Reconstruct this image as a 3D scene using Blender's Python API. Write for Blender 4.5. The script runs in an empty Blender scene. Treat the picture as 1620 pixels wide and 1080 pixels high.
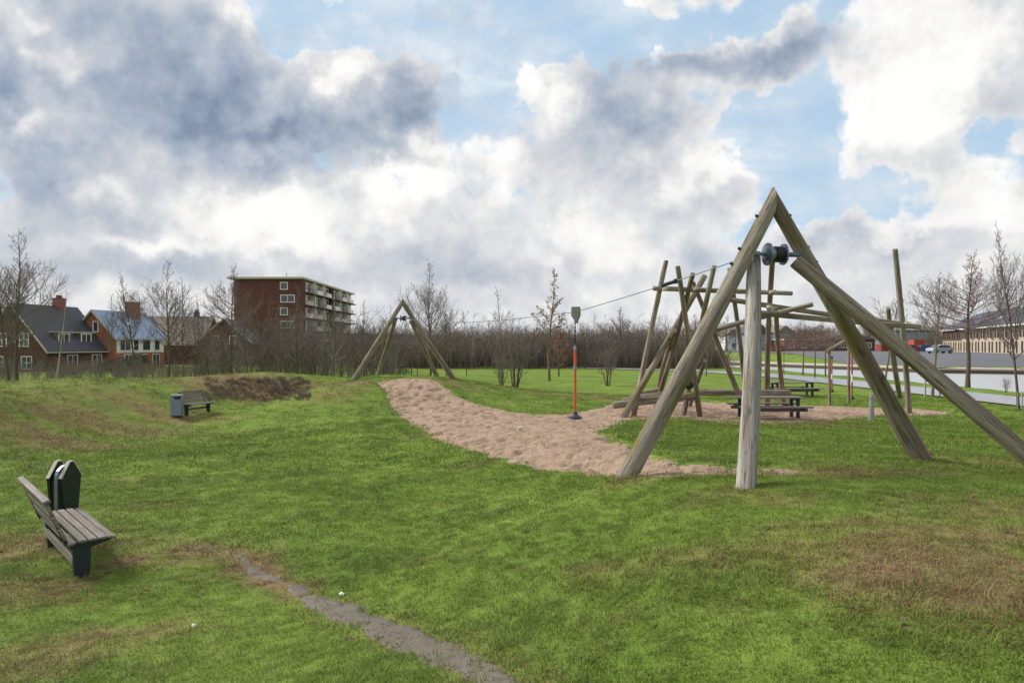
import bpy, bmesh, math, random
import numpy as np
from mathutils import Vector, Matrix

random.seed(7)
RNG = np.random.default_rng(7)
scene = bpy.context.scene
COL = scene.collection
R = math.radians

# ------------------------------------------------------------------ camera
EYE = 2.8          # eye height above the flat park (the photographer stands on a low mound)
FPX = 1080.0       # focal length in photo pixels (24 mm on a 36 mm wide sensor)
HZ = 545.0         # row of the horizon in the photograph
cam_d = bpy.data.cameras.new("camera")
cam_d.lens = 24.0
cam_d.sensor_width = 36.0
cam_d.clip_end = 6000
cam_d.shift_y = (HZ - 540.0) / 1620.0
cam = bpy.data.objects.new("camera", cam_d)
cam.location = (0, 0, EYE)
cam.rotation_euler = (R(90), 0, 0)
COL.objects.link(cam)
scene.camera = cam

# ------------------------------------------------------------------ exposure
EXPO = 1.6
scene.view_settings.view_transform = 'Standard'
scene.view_settings.look = 'None'
scene.view_settings.gamma = 1.0
scene.view_settings.use_curve_mapping = False
scene.view_settings.exposure = EXPO
scene.render.resolution_x = 1024
scene.render.resolution_y = 682

# ------------------------------------------------------------------ world: blue sky with broken cloud
SUN_AZ, SUN_EL = R(-70), R(40)
WSTR = 0.12
world = bpy.data.worlds.new("World")
scene.world = world
world.use_nodes = True
nt = world.node_tree
nt.nodes.clear()


class NB:
    """small helper to write node trees"""
    def __init__(s, tree):
        s.t = tree

    def n(s, typ, **kw):
        nd = s.t.nodes.new(typ)
        for k, v in kw.items():
            setattr(nd, k, v)
        return nd

    def put(s, sock, v):
        if isinstance(v, bpy.types.NodeSocket):
            s.t.links.new(v, sock)
        elif v is not None:
            if hasattr(sock, 'default_value'):
                try:
                    sock.default_value = v
                except Exception:
                    sock.default_value = tuple(v) + (1.0,)

    def m(s, op, a, b=None, c=None, clamp=False):
        nd = s.n('ShaderNodeMath', operation=op, use_clamp=clamp)
        s.put(nd.inputs[0], a)
        if b is not None:
            s.put(nd.inputs[1], b)
        if c is not None:
            s.put(nd.inputs[2], c)
        return nd.outputs[0]

    def v(s, op, a, b=None, scale=None):
        nd = s.n('ShaderNodeVectorMath', operation=op)
        s.put(nd.inputs[0], a)
        if b is not None:
            s.put(nd.inputs[1], b)
        if scale is not None:
            s.put(nd.inputs['Scale'], scale)
        return nd.outputs['Value'] if op in ('DOT_PRODUCT', 'LENGTH', 'DISTANCE') else nd.outputs[0]

    def noise(s, vec, scale, detail=3, rough=0.5, dist=0.0, col=False, lac=2.0):
        nd = s.n('ShaderNodeTexNoise')
        s.put(nd.inputs['Vector'], vec)
        nd.inputs['Scale'].default_value = scale
        nd.inputs['Detail'].default_value = detail
        nd.inputs['Roughness'].default_value = rough
        nd.inputs['Distortion'].default_value = dist
        nd.inputs['Lacunarity'].default_value = lac
        return nd.outputs['Color'] if col else nd.outputs['Fac']

    def ss(s, x, lo, hi, a=0.0, b=1.0):
        nd = s.n('ShaderNodeMapRange', interpolation_type='SMOOTHSTEP')
        s.put(nd.inputs[0], x)
        for i, q in enumerate((lo, hi, a, b)):
            s.put(nd.inputs[1 + i], q)
        return nd.outputs[0]

    def mix(s, f, a, b, blend='MIX'):
        nd = s.n('ShaderNodeMix', data_type='RGBA', blend_type=blend)
        s.put(nd.inputs[0], f)
        for sock, q in ((nd.inputs[6], a), (nd.inputs[7], b)):
            if isinstance(q, bpy.types.NodeSocket):
                s.t.links.new(q, sock)
            else:
                sock.default_value = (q[0], q[1], q[2], 1.0)
        return nd.outputs[2]

    def ramp(s, f, stops):
        nd = s.n('ShaderNodeValToRGB')
        cr = nd.color_ramp
        while len(cr.elements) < len(stops):
            cr.elements.new(0.5)
        for e, (p, c) in zip(cr.elements, stops):
            e.position = p
            e.color = (c[0], c[1], c[2], 1.0)
        s.put(nd.inputs[0], f)
        return nd.outputs[0]

    def comb(s, x, y, z):
        nd = s.n('ShaderNodeCombineXYZ')
        for i, q in enumerate((x, y, z)):
            s.put(nd.inputs[i], q)
        return nd.outputs[0]

    def sep(s, v):
        nd = s.n('ShaderNodeSeparateXYZ')
        s.put(nd.inputs[0], v)
        return nd.outputs


def srgb(r, g, b):
    def f(c):
        c /= 255.0
        return c / 12.92 if c <= 0.04045 else ((c + 0.055) / 1.055) ** 2.4
    return (f(r), f(g), f(b))


def azel(px, py):
    x, z = (px - 810.0) / FPX, (HZ - py) / FPX
    return math.atan2(x, 1.0), math.asin(z / math.sqrt(1 + x * x + z * z))


def build_world():
    b = NB(nt)
    tc = b.n('ShaderNodeTexCoord')
    d = tc.outputs['Generated']
    x, y, z = b.sep(d)
    az = b.m('ARCTAN2', x, y)
    el = b.m('ARCSINE', z)
    # perspective of a flat cloud deck for the small structure
    den = b.m('ADD', b.m('MAXIMUM', z, 0.0), 0.22)
    deck = b.comb(b.m('DIVIDE', x, den), b.m('DIVIDE', y, den), 0.0)
    w1 = b.noise(d, 5.0, 3, 0.58, col=True)
    w2 = b.noise(d, 16.0, 4, 0.62, col=True)
    uv = b.comb(az, el, 0.0)
    uv = b.v('ADD', uv, b.v('SCALE', b.v('SUBTRACT', w1, (0.5, 0.5, 0.5)), scale=0.16))
    uv = b.v('ADD', uv, b.v('SCALE', b.v('SUBTRACT', w2, (0.5, 0.5, 0.5)), scale=0.085))

    def field(blobs):
        tot = None
        for (px, py, rx, ry, w) in blobs:
            a, e = azel(px, py)
            a1, _ = azel(px + rx, py)
            _, e1 = azel(px, py - ry)
            ia, ie = 1 / max(1e-3, abs(a1 - a)), 1 / max(1e-3, abs(e1 - e))
            nd = b.n('ShaderNodeVectorMath', operation='MULTIPLY_ADD')
            b.put(nd.inputs[0], uv)
            nd.inputs[1].default_value = (ia, ie, 0)
            nd.inputs[2].default_value = (-a * ia, -e * ie, 0)
            q = nd.outputs[0]
            g = b.m('POWER', 0.36788, b.v('DOT_PRODUCT', q, q))
            tot = b.m('MULTIPLY_ADD', g, w, tot if tot is not None else 0.0)
        return tot

    # where the blue shows (negative) and where the cloud is thick (positive)
    cover = field([
        (720, 60, 270, 62, -0.62), (980, 60, 160, 60, -0.40), (1235, 225, 85, 85, -0.66), (1330, 190, 60, 60, -0.2),
        (755, 160, 60, 50, -0.52), (1300, 330, 140, 40, -0.52), (1560, 255, 80, 36, -0.50), (1215, 20, 110, 42, -0.34),
        (470, 70, 40, 50, -0.35), (1160, 385, 50, 40, -0.18), (15, 30, 60, 40, -0.25), (1350, 40, 50, 60, -0.2),
        (270, 120, 210, 130, 0.35), (60, 200, 90, 120, 0.3), (1480, 120, 150, 150, 0.55), (1110, 105, 190, 38, 0.35),
        (980, 195, 90, 60, 0.35), (640, 190, 90, 70, 0.3), (525, 130, 60, 30, 0.4), (860, 150, 40, 40, 0.45),
        (1100, 262, 110, 36, 0.35), (960, 380, 140, 60, 0.3), (420, 340, 160, 80, 0.3), (1450, 385, 200, 40, 0.3)])
    # light through or on the cloud (positive) and thick grey cloud (negative)
    light = field([
        (270, 120, 170, 120, -0.46), (370, 215, 140, 45, -0.42), (35, 150, 80, 60, -0.42), (50, 275, 100, 40, -0.42),
        (640, 185, 80, 60, -0.46), (490, 215, 90, 36, -0.35), (620, 265, 80, 24, -0.28), (985, 195, 75, 46, -0.42),
        (1130, 100, 170, 28, -0.40), (1240, 95, 80, 34, -0.25), (200, 405, 220, 26, -0.26), (740, 425, 150, 26, -0.26),
        (90, 440, 120, 24, -0.18), (560, 390, 60, 60, -0.12), (1110, 385, 60, 26, -0.28), (1420, 388, 60, 10, -0.24),
        (120, 340, 110, 26, -0.22), (1330, 380, 60, 14, -0.2),
        (430, 335, 115, 46, 0.85), (650, 312, 62, 36, 0.70), (525, 130, 55, 28, 0.60), (862, 148, 42, 38, 0.62),
        (1450, 110, 150, 130, 0.60), (1400, 215, 90, 60, 0.40), (75, 115, 22, 40, 0.45), (40, 205, 40, 14, 0.5),
        (130, 290, 40, 24, 0.45), (390, 45, 26, 40, 0.5), (420, 180, 40, 24, 0.4), (780, 265, 40, 40, 0.45), (960, 375, 110, 50, 0.34),
        (690, 240, 50, 22, 0.4), (1110, 255, 90, 24, 0.36), (250, 375, 100, 14, 0.34), (1050, 72, 22, 20, 0.5), (15, 30, 60, 40, 0.4),
        (1490, 360, 110, 30, 0.32), (760, 145, 60, 14, 0.4), (200, 460, 300, 24, 0.15), (1000, 470, 400, 24, 0.12), (1580, 320, 60, 50, 0.3)])
    n1 = b.noise(deck, 1.5, 5, 0.58)
    n2 = b.noise(d, 9.0, 5, 0.60)
    n2u = b.noise(b.v('ADD', d, (-0.012, 0.0, 0.030)), 9.0, 4, 0.60)
    n3 = b.noise(d, 30.0, 4, 0.62)

    def puff(scale, rand):
        nd = b.n('ShaderNodeTexVoronoi', feature='F1')
        b.put(nd.inputs['Vector'], b.v('ADD', d, b.v('SCALE', b.v('SUBTRACT', w2, (0.5, 0.5, 0.5)), scale=0.05)))
        nd.inputs['Scale'].default_value = scale
        nd.inputs['Randomness'].default_value = rand
        return b.m('SUBTRACT', 0.47, nd.outputs['Distance'])
    p1, p2 = puff(13.0, 1.0), puff(31.0, 1.0)
    puffs = b.m('ADD', b.m('MULTIPLY', p1, 0.42), b.m('MULTIPLY', p2, 0.26))
    dens = b.m('ADD', cover, b.m('MULTIPLY_ADD', n1, 0.60, 0.16))
    dens = b.m('ADD', dens, b.m('MULTIPLY_ADD', n2, 0.62, -0.31))
    dens = b.m('ADD', dens, b.m('MULTIPLY_ADD', n3, 0.34, -0.17))
    dens = b.m('ADD', dens, puffs)
    lowhaze = b.ss(el, 0.0, 0.22, 0.35, 0.0)
    lowlight = b.ss(el, 0.02, 0.26, 0.14, 0.0)
    dens = b.m('ADD', dens, lowhaze)
    cov = b.ss(dens, 0.16, 0.40)
    veil = b.m('MULTIPLY', b.ss(b.noise(b.v('MULTIPLY', d, (1.0, 1.0, 2.6)), 4.5, 4, 0.62), 0.36, 0.72), 0.62)
    cov = b.m('MAXIMUM', cov, veil)
    tx = b.m('ADD', b.m('MULTIPLY_ADD', n2, 0.55, -0.275), b.m('MULTIPLY_ADD', n3, 0.36, -0.18))
    tx = b.m('ADD', tx, b.m('MULTIPLY', puffs, 0.55))
    tx = b.m('ADD', tx, b.m('MULTIPLY', b.m('SUBTRACT', n2, n2u), 1.25))      # tops lit from above
    calm = b.ss(el, 0.06, 0.34, 0.66, 1.0)
    br = b.m('ADD', light, b.m('MULTIPLY_ADD', tx, calm, 0.55))
    br = b.m('ADD', br, b.m('MULTIPLY', b.ss(dens, 0.20, 0.62, 0.30, 0.0), 1.0))   # thin, bright rims
    br = b.m('ADD', br, lowlight)
    k = 1.0 / (WSTR * 2 ** EXPO)
    stops = [(0.0, srgb(134, 149, 172)), (0.16, srgb(154, 168, 188)), (0.36, srgb(178, 188, 203)), (0.54, srgb(202, 207, 214)),
             (0.70, srgb(222, 224, 227)), (0.85, srgb(245, 244, 242)), (1.0, srgb(255, 255, 253))]
    cc = b.ramp(b.m('MULTIPLY_ADD', br, 0.78, 0.16), stops)
    cc = b.v('SCALE', cc, scale=k)
    sky = b.n('ShaderNodeTexSky', sky_type='NISHITA')
    sky.sun_disc = False
    sky.sun_elevation = SUN_EL
    sky.sun_rotation = SUN_AZ
    sky.air_density = 1.0
    sky.dust_density = 1.2
    sky.ozone_density = 1.6
    blue = b.mix(0.92, sky.outputs[0], [q * k for q in srgb(178, 205, 226)])
    full = b.mix(cov, blue, cc)
    bg = b.n('ShaderNodeBackground')
    b.put(bg.inputs[0], full)
    bg.inputs[1].default_value = WSTR
    out = b.n('ShaderNodeOutputWorld')
    nt.links.new(bg.outputs[0], out.inputs[0])


build_world()
world.cycles.sampling_method = 'MANUAL'
world.cycles.sample_map_resolution = 256

# ------------------------------------------------------------------ the sun, veiled by cloud
sun_d = bpy.data.lights.new("sun", 'SUN')
sun_d.energy = 1.5
sun_d.angle = R(22)
sun_d.color = (1.0, 0.95, 0.87)
sun = bpy.data.objects.new("sun", sun_d)
sv = Vector((math.sin(SUN_AZ) * math.cos(SUN_EL), math.cos(SUN_AZ) * math.cos(SUN_EL), math.sin(SUN_EL)))
sun.rotation_euler = (-sv).to_track_quat('-Z', 'Y').to_euler()
sun.location = (-20, 40, 40)
COL.objects.link(sun)

# ------------------------------------------------------------------ small tools
def P(px, py, d):
    """world point seen at a photo pixel, d metres ahead"""
    return Vector(((px - 810.0) / FPX * d, d, EYE + (HZ - py) / FPX * d))


def tag(o, label=None, cat=None, group=None, kind=None):
    if label:
        o["label"] = label
    if cat:
        o["category"] = cat
    if group:
        o["group"] = group
    if kind:
        o["kind"] = kind
    return o


def empty(name, loc, rz=0.0):
    o = bpy.data.objects.new(name, None)
    o.empty_display_size = 0.2
    o.location = loc
    o.rotation_euler = (0, 0, rz)
    COL.objects.link(o)
    return o


class MB:
    def __init__(s):
        s.v, s.f = [], []

    def add(s, verts, faces):
        k = len(s.v)
        s.v.extend([tuple(q) for q in verts])
        s.f.extend([tuple(i + k for i in q) for q in faces])

    def box(s, c, size, rz=0.0, M=None, ch=0.0):
        x, y, z = [q / 2 for q in size]
        vs = [Vector((sx * x, sy * y, sz * z)) for sz in (-1, 1) for sx, sy in ((-1, -1), (1, -1), (1, 1), (-1, 1))]
        mt = M if M is not None else Matrix.Rotation(rz, 4, 'Z')
        vs = [mt @ q + Vector(c) for q in vs]
        s.add(vs, [(3, 2, 1, 0), (4, 5, 6, 7), (0, 1, 5, 4), (1, 2, 6, 5), (2, 3, 7, 6), (3, 0, 4, 7)])

    def bb(s, x0, x1, y0, y1, z0, z1):
        s.box(((x0 + x1) / 2, (y0 + y1) / 2, (z0 + z1) / 2), (x1 - x0, y1 - y0, z1 - z0))

    def tube(s, pts, rad, sides=6, caps=True, ph=0.0):
        pts = [Vector(p) for p in pts]
        n = len(pts)
        if not hasattr(rad, '__len__'):
            rad = [rad] * n
        d0 = (pts[-1] - pts[0]).normalized()
        a = Vector((0, 0, 1)) if abs(d0.z) < 0.8 else Vector((1, 0, 0))
        rings = []
        for i, p in enumerate(pts):
            t = (pts[min(i + 1, n - 1)] - pts[max(i - 1, 0)]).normalized()
            u = t.cross(a).normalized()
            w = t.cross(u)
            for q in range(sides):
                an = ph + 2 * math.pi * q / sides
                rings.append(p + u * (math.cos(an) * rad[i]) + w * (math.sin(an) * rad[i]))
        fs = []
        for i in range(n - 1):
            for q in range(sides):
                q2 = (q + 1) % sides
                fs.append((i * sides + q, i * sides + q2, (i + 1) * sides + q2, (i + 1) * sides + q))
        if caps:
            fs.append(tuple(range(sides)))
            fs.append(tuple((n - 1) * sides + q for q in reversed(range(sides))))
        s.add(rings, fs)

    def prism(s, outline, axis_a, axis_b, axis_n, o, t):
        """outline (a,b) pairs extruded by t along axis_n"""
        A, B, N, o = Vector(axis_a), Vector(axis_b), Vector(axis_n), Vector(o)
        n = len(outline)
        vs = [o + A * a + B * c for a, c in outline] + [o + A * a + B * c + N * t for a, c in outline]
        fs = [tuple(reversed(range(n))), tuple(range(n, 2 * n))]
        for i in range(n):
            j = (i + 1) % n
            fs.append((i, j, n + j, n + i))
        s.add(vs, fs)

    def mesh(s, name, mat=None, smooth=None, recalc=True):
        me = bpy.data.meshes.new(name)
        me.from_pydata(s.v, [], s.f)
        if recalc:
            bm = bmesh.new()
            bm.from_mesh(me)
            bmesh.ops.recalc_face_normals(bm, faces=bm.faces)
            bm.to_mesh(me)
            bm.free()
        if smooth is not None:
            me.polygons.foreach_set('use_smooth', [True] * len(me.polygons))
            me.set_sharp_from_angle(angle=R(smooth))
        if mat:
            me.materials.append(mat)
        return me

    def build(s, name, mat, parent=None, smooth=None, bevel=0.0, recalc=True):
        o = bpy.data.objects.new(name, s.mesh(name, mat, smooth, recalc))
        COL.objects.link(o)
        if parent is not None:
            o.parent = parent
        if bevel > 0:
            m = o.modifiers.new('bevel', 'BEVEL')
            m.width = bevel
            m.segments = 2
            m.limit_method = 'ANGLE'
        return o


def bevel_mesh(mb, w):
    """bevel the corners of a builder's boxes in place"""
    return mb


def copy_tree(o, parent=None):
    c = o.copy()
    COL.objects.link(c)
    c.parent = parent
    for ch in list(o.children):
        copy_tree(ch, c)
    return c


# ------------------------------------------------------------------ numpy noise
def vnoise(x, y, seed=0):
    xi, yi = np.floor(x).astype(np.int64), np.floor(y).astype(np.int64)
    fx, fy = x - xi, y - yi
    fx, fy = fx * fx * (3 - 2 * fx), fy * fy * (3 - 2 * fy)

    def h(a, c):
        n = (a * 374761393 + c * 668265263 + seed * 974634777) & 0xFFFFFFFF
        n = ((n ^ (n >> 13)) * 1274126177) & 0xFFFFFFFF
        n = n ^ (n >> 16)
        return (n & 0xFFFFFF) / float(0xFFFFFF)
    return (h(xi, yi) * (1 - fx) + h(xi + 1, yi) * fx) * (1 - fy) + (h(xi, yi + 1) * (1 - fx) + h(xi + 1, yi + 1) * fx) * fy


def fbm(x, y, seed=0, oct=4, gain=0.5):
    t, a, n = 0.0, 1.0, 0.0
    for i in range(oct):
        t = t + a * vnoise(x * 2 ** i + 17.3 * i, y * 2 ** i - 9.1 * i, seed + i)
        n += a
        a *= gain
    return t / n


def sstep(x, a, b):
    t = np.clip((x - a) / (b - a), 0, 1)
    return t * t * (3 - 2 * t)


def sdf(poly, x, y):
    """signed distance to a polygon, positive inside"""
    px, py = np.asarray(x, float), np.asarray(y, float)
    best = np.full(px.shape, 1e9)
    ins = np.zeros(px.shape, bool)
    n = len(poly)
    for i in range(n):
        ax, ay = poly[i]
        bx, by = poly[(i + 1) % n]
        ex, ey = bx - ax, by - ay
        t = np.clip(((px - ax) * ex + (py - ay) * ey) / (ex * ex + ey * ey + 1e-12), 0, 1)
        best = np.minimum(best, np.hypot(px - ax - t * ex, py - ay - t * ey))
        c = ((ay > py) != (by > py)) & (px < (bx - ax) * (py - ay) / ((by - ay) + 1e-12) + ax)
        ins ^= c
    return np.where(ins, best, -best)


def polyline_dist(pl, x, y):
    px, py = np.asarray(x, float), np.asarray(y, float)
    best = np.full(px.shape, 1e9)
    for (ax, ay), (bx, by) in zip(pl[:-1], pl[1:]):
        ex, ey = bx - ax, by - ay
        t = np.clip(((px - ax) * ex + (py - ay) * ey) / (ex * ex + ey * ey + 1e-12), 0, 1)
        best = np.minimum(best, np.hypot(px - ax - t * ex, py - ay - t * ey))
    return best


# ------------------------------------------------------------------ the lie of the land
def ctl(px, py, z):
    d = FPX * (EYE - z) / (py - HZ)
    return ((px - 810.0) / FPX * d, d, z)


CP = [ctl(*q) for q in [
    (130, 917, 0.0), (80, 866, 0.0), (0, 900, 0.0), (300, 865, 0.0), (0, 1080, .22), (300, 1080, .36), (600, 1080, .62),
    (860, 1080, .85), (1200, 1080, 1.1), (1620, 1080, 1.2), (500, 950, .16), (700, 1030, .55), (600, 850, .14), (400, 750, 0.0),
    (200, 720, 0.0), (600, 720, 0.0), (500, 670, 0.0), (800, 810, .34), (800, 900, .55), (1000, 850, .88), (1000, 1000, 1.0),
    (1179, 772, 1.05), (990, 754, 0.97), (1458, 728, 1.05), (1640, 757, 1.05), (1300, 745, 1.05), (1180, 850, 1.14), (1400, 900, 1.2),
    (910, 693, .6), (900, 722, .6), (800, 680, .36), (740, 650, .32), (680, 625, .68), (640, 606, 1.12), (600, 603, 1.12),
    (560, 599, 1.12), (718, 600, 1.12), (500, 611, .96), (440, 637, -.05), (470, 623, .60), (560, 640, .42), (600, 670, .16), (700, 718, .16), (850, 748, .40),
    (760, 607, .72), (840, 618, .45), (840, 652, .12), (920, 642, .12), (900, 624, .22), (870, 600, 0.0),
    (960, 674, .5), (1100, 692, .52), (1300, 700, .42), (1450, 692, .2), (1100, 652, .12), (1000, 655, .12), (1200, 657, .1),
    (1600, 700, .35), (1560, 650, 0.0), (1400, 640, 0.0), (1000, 620, 0.0), (1240, 620, 0.0),
    (0, 718, 0.02), (100, 690, 0.0), (250, 662, 0.0), (340, 652, 0.0), (420, 641, 0.0)]]
CP += [(-9.4, 33.8, .30), (-10.8, 32.7, -.08), (-18.6, 25.0, 1.35), (-17.0, 28.0, 1.28), (-15.8, 33.0, 1.18), (-12.8, 35.4, 1.22), (-10.4, 36.4, 1.02), (-17.0, 20.0, 1.35), (-17.0, 14.0, 1.3),
       (-16.0, 6.0, 1.0), (-13.0, 10.0, 0.0), (-11.0, 3.0, 0.0), (-24.0, 20.0, .6), (-24.0, 29.0, .5), (-20.0, 37.0, .2),
       (-14.0, 41.0, .5), (-8.0, 40.5, .45), (-5.3, 36.5, 1.0), (-3.0, 40.0, .35), (0, 44, 0), (-12, 47, 0), (-22, 47, .2), (-34, 34, .4), (-34, 18, .4),
       (0, 0, 1.1), (4, 0, 1.15), (8, 3, 1.1), (9, 8.5, 1.0), (-3, 0, .55), (-6.5, 1.0, .15), (0, -5, .9), (6, -6, .8), (-8, -6, .2), (13, 9, .7),
       (12, 2, .7), (16, 14, .25), (20, 20, 0), (18, 6, .2), (22, 40, 0), (10, 42, 0), (8, 52, 0), (25, 25, 0), (25, 10, 0), (-8, 52, 0), (-28, 52, 0),
       (6.2, 12.0, 1.0), (4.6, 11.8, .95), (2.6, 12.4, .78), (7.0, 14.5, .5)]
CP = np.array(CP)


def tps_fit(c, lam=0.004):
    n = len(c)
    r = np.hypot(c[:, None, 0] - c[None, :, 0], c[:, None, 1] - c[None, :, 1])
    K = np.where(r > 0, r * r * np.log(r + 1e-9), 0.0) + lam * n * np.eye(n)
    Pm = np.c_[np.ones(n), c[:, :2]]
    A = np.block([[K, Pm], [Pm.T, np.zeros((3, 3))]])
    return np.linalg.solve(A, np.r_[c[:, 2], np.zeros(3)])


TW = tps_fit(CP)

FQ = [(140, 38), (80, 66), (57, 75.8), (49.5, 79.5), (40, 100), (33, 118), (22, 140)]      # far quay line
CANAL = [(33, -40), (31.6, 0), (31.2, 30), (30.8, 53), (30.0, 75), (27, 95), (20, 120), (16, 138)] + FQ[::-1] + [(150, -40)]
FARLAND = FQ + [(22, 500), (500, 500), (500, 38)]
PATH = [(25.2, -40), (25.0, 20), (24.8, 33), (24.5, 45), (24.2, 55), (22.8, 64), (18.5, 73), (11, 80), (0, 85)]


def ground(x, y):
    x, y = np.asarray(x, float), np.asarray(y, float)
    sh = x.shape
    xf, yf = x.ravel(), y.ravel()
    out = np.zeros(xf.size)
    m = (np.abs(xf + 3) < 40) & (yf > -25) & (yf < 65)
    xs, ys = xf[m], yf[m]
    z = np.empty(xs.size)
    for i in range(0, xs.size, 40000):
        a, c = xs[i:i + 40000], ys[i:i + 40000]
        r2 = (a[:, None] - CP[None, :, 0]) ** 2 + (c[:, None] - CP[None, :, 1]) ** 2
        U = np.where(r2 > 1e-9, 0.5 * r2 * np.log(r2 + 1e-12), 0.0)
        z[i:i + 40000] = U @ TW[:len(CP)] + TW[-3] + TW[-2] * a + TW[-1] * c
    wgt = sstep(ys, -9, -5) * (1 - sstep(ys, 46, 55)) * sstep(xs, -34, -27) * (1 - sstep(xs, 19.5, 23))
    out[m] = np.clip(z, -0.3, 1.7) * wgt
    near = (np.abs(xf) < 60) & (yf < 90)
    out += np.where(near, (fbm(xf * 0.7, yf * 0.7, 3, 3) - 0.5) * 0.10 * (1 - sstep(np.abs(xf - 24.5), 1.5, 4.0) * 0) * (np.abs(xf - 24.5) > 3.2), 0)
    # far bank of the canal climbs to a street
    sel = (xf > 15) & (yf > 30) & (yf < 500) & (xf < 500)
    if sel.any():
        q = sdf(FARLAND, xf[sel], yf[sel])
        cur = out[sel]
        out[sel] = np.where(q > 0, np.where(q < 4, 0.0, np.where(q < 12, (q - 4) / 8 * 1.25, 1.25)), cur)
    # canal bed
    ins = (xf > 14) & (xf < 160) & (yf < 145)
    cd = np.full(xf.size, -9.0)
    if ins.any():
        cd[ins] = sdf(CANAL, xf[ins], yf[ins])
    out = np.where(cd > -0.5, np.minimum(out, -2.4 * sstep(cd, -0.5, 0.8)), out)
    return out.reshape(sh)


def gz(x, y):
    return float(ground(np.array([x]), np.array([y]))[0])


_T = np.geomspace(2.2, 140, 1500)


def hit(px, py):
    """ground point seen at a photo pixel"""
    k = (px - 810.0) / FPX
    zr = EYE + (HZ - py) / FPX * _T
    g = ground(k * _T, _T)
    i = np.argmax(zr <= g)
    if zr[i] > g[i]:
        i = len(_T) - 1
    return (k * _T[i], _T[i])

# ------------------------------------------------------------------ materials
def new_mat(name):
    m = bpy.data.materials.new(name)
    m.use_nodes = True
    t = m.node_tree
    t.nodes.clear()
    b = NB(t)
    out = b.n('ShaderNodeOutputMaterial')
    pr = b.n('ShaderNodeBsdfPrincipled')
    t.links.new(pr.outputs[0], out.inputs[0])
    return m, b, pr


def bump(b, pr, h, strength=0.3, dist=0.02):
    nd = b.n('ShaderNodeBump')
    nd.inputs['Strength'].default_value = strength
    nd.inputs['Distance'].default_value = dist
    b.put(nd.inputs['Height'], h)
    b.t.links.new(nd.outputs[0], pr.inputs['Normal'])


def plain(name, c, rough=0.6, metal=0.0, var=0.18, scale=6.0, bmp=0.0):
    m, b, pr = new_mat(name)
    tc = b.n('ShaderNodeTexCoord').outputs['Object']
    n = b.noise(tc, scale, 5, 0.6)
    col = b.mix(n, [q * (1 - var * 1.4) for q in c], [min(1, q * (1 + var * 1.4)) for q in c])
    b.put(pr.inputs['Base Color'], col)
    b.put(pr.inputs['Roughness'], b.ss(n, 0.2, 0.8, max(0.03, rough - 0.1), min(1, rough + 0.1)))
    pr.inputs['Metallic'].default_value = metal
    if bmp:
        bump(b, pr, b.noise(tc, scale * 6, 4, 0.6), bmp, 0.01)
    return m


def mat_log():
    """weathered round timber: grey wood, long cracks, brown streaks, green algae"""
    m, b, pr = new_mat('weathered_timber')
    tc = b.n('ShaderNodeTexCoord').outputs['Object']
    rnd = b.n('ShaderNodeObjectInfo').outputs['Random']
    off = b.comb(b.m('MULTIPLY', rnd, 37.0), b.m('MULTIPLY', rnd, 11.0), b.m('MULTIPLY', rnd, 23.0))
    p = b.v('ADD', tc, off)
    lng = b.v('MULTIPLY', p, (1, 1, 0.05))
    n1 = b.noise(lng, 9.0, 5, 0.6)
    n2 = b.noise(lng, 42.0, 4, 0.65)
    big = b.noise(b.v('MULTIPLY', p, (1, 1, 0.35)), 2.1, 4, 0.55)
    col = b.ramp(n1, [(0.24, srgb(68, 58, 48)), (0.40, srgb(110, 99, 84)), (0.58, srgb(145, 135, 119)), (0.78, srgb(176, 168, 153))])
    oc = b.n('ShaderNodeObjectInfo').outputs['Color']
    col = b.mix(b.sep(oc)[0], col, b.ramp(n1, [(0.22, srgb(102, 98, 92)), (0.42, srgb(144, 140, 133)), (0.62, srgb(176, 173, 167)), (0.85, srgb(196, 194, 188))]))
    brown = b.noise(b.v('MULTIPLY', p, (1, 1, 0.12)), 4.0, 4, 0.6)
    col = b.mix(b.ss(brown, 0.46, 0.66, 0.0, 0.62), col, srgb(98, 76, 56))
    alg = b.ss(b.noise(b.v('MULTIPLY', p, (1, 1, 0.22)), 3.2, 5, 0.62), 0.47, 0.62, 0.0, 0.9)
    alg = b.m('MULTIPLY', alg, b.ss(big, 0.44, 0.60))
    alg = b.m('MULTIPLY', alg, b.sep(oc)[1])
    col = b.mix(alg, col, srgb(106, 104, 38))
    crack = b.ss(n2, 0.36, 0.46, 1.0, 0.0)
    col = b.mix(b.m('MULTIPLY', crack, 0.8), col, srgb(52, 44, 38))
    kn = b.n('ShaderNodeTexVoronoi')
    kn.inputs['Scale'].default_value = 2.6
    b.put(kn.inputs['Vector'], b.v('MULTIPLY', p, (1, 1, 0.6)))
    knot = b.ss(kn.outputs['Distance'], 0.05, 0.10, 1.0, 0.0)
    col = b.mix(b.m('MULTIPLY', knot, 0.75), col, srgb(60, 48, 40))
    b.put(pr.inputs['Base Color'], col)
    pr.inputs['Roughness'].default_value = 0.85
    bump(b, pr, b.m('ADD', b.m('MULTIPLY', n2, 1.0), b.m('MULTIPLY', n1, 0.8)), 0.8, 0.03)
    return m


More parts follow.
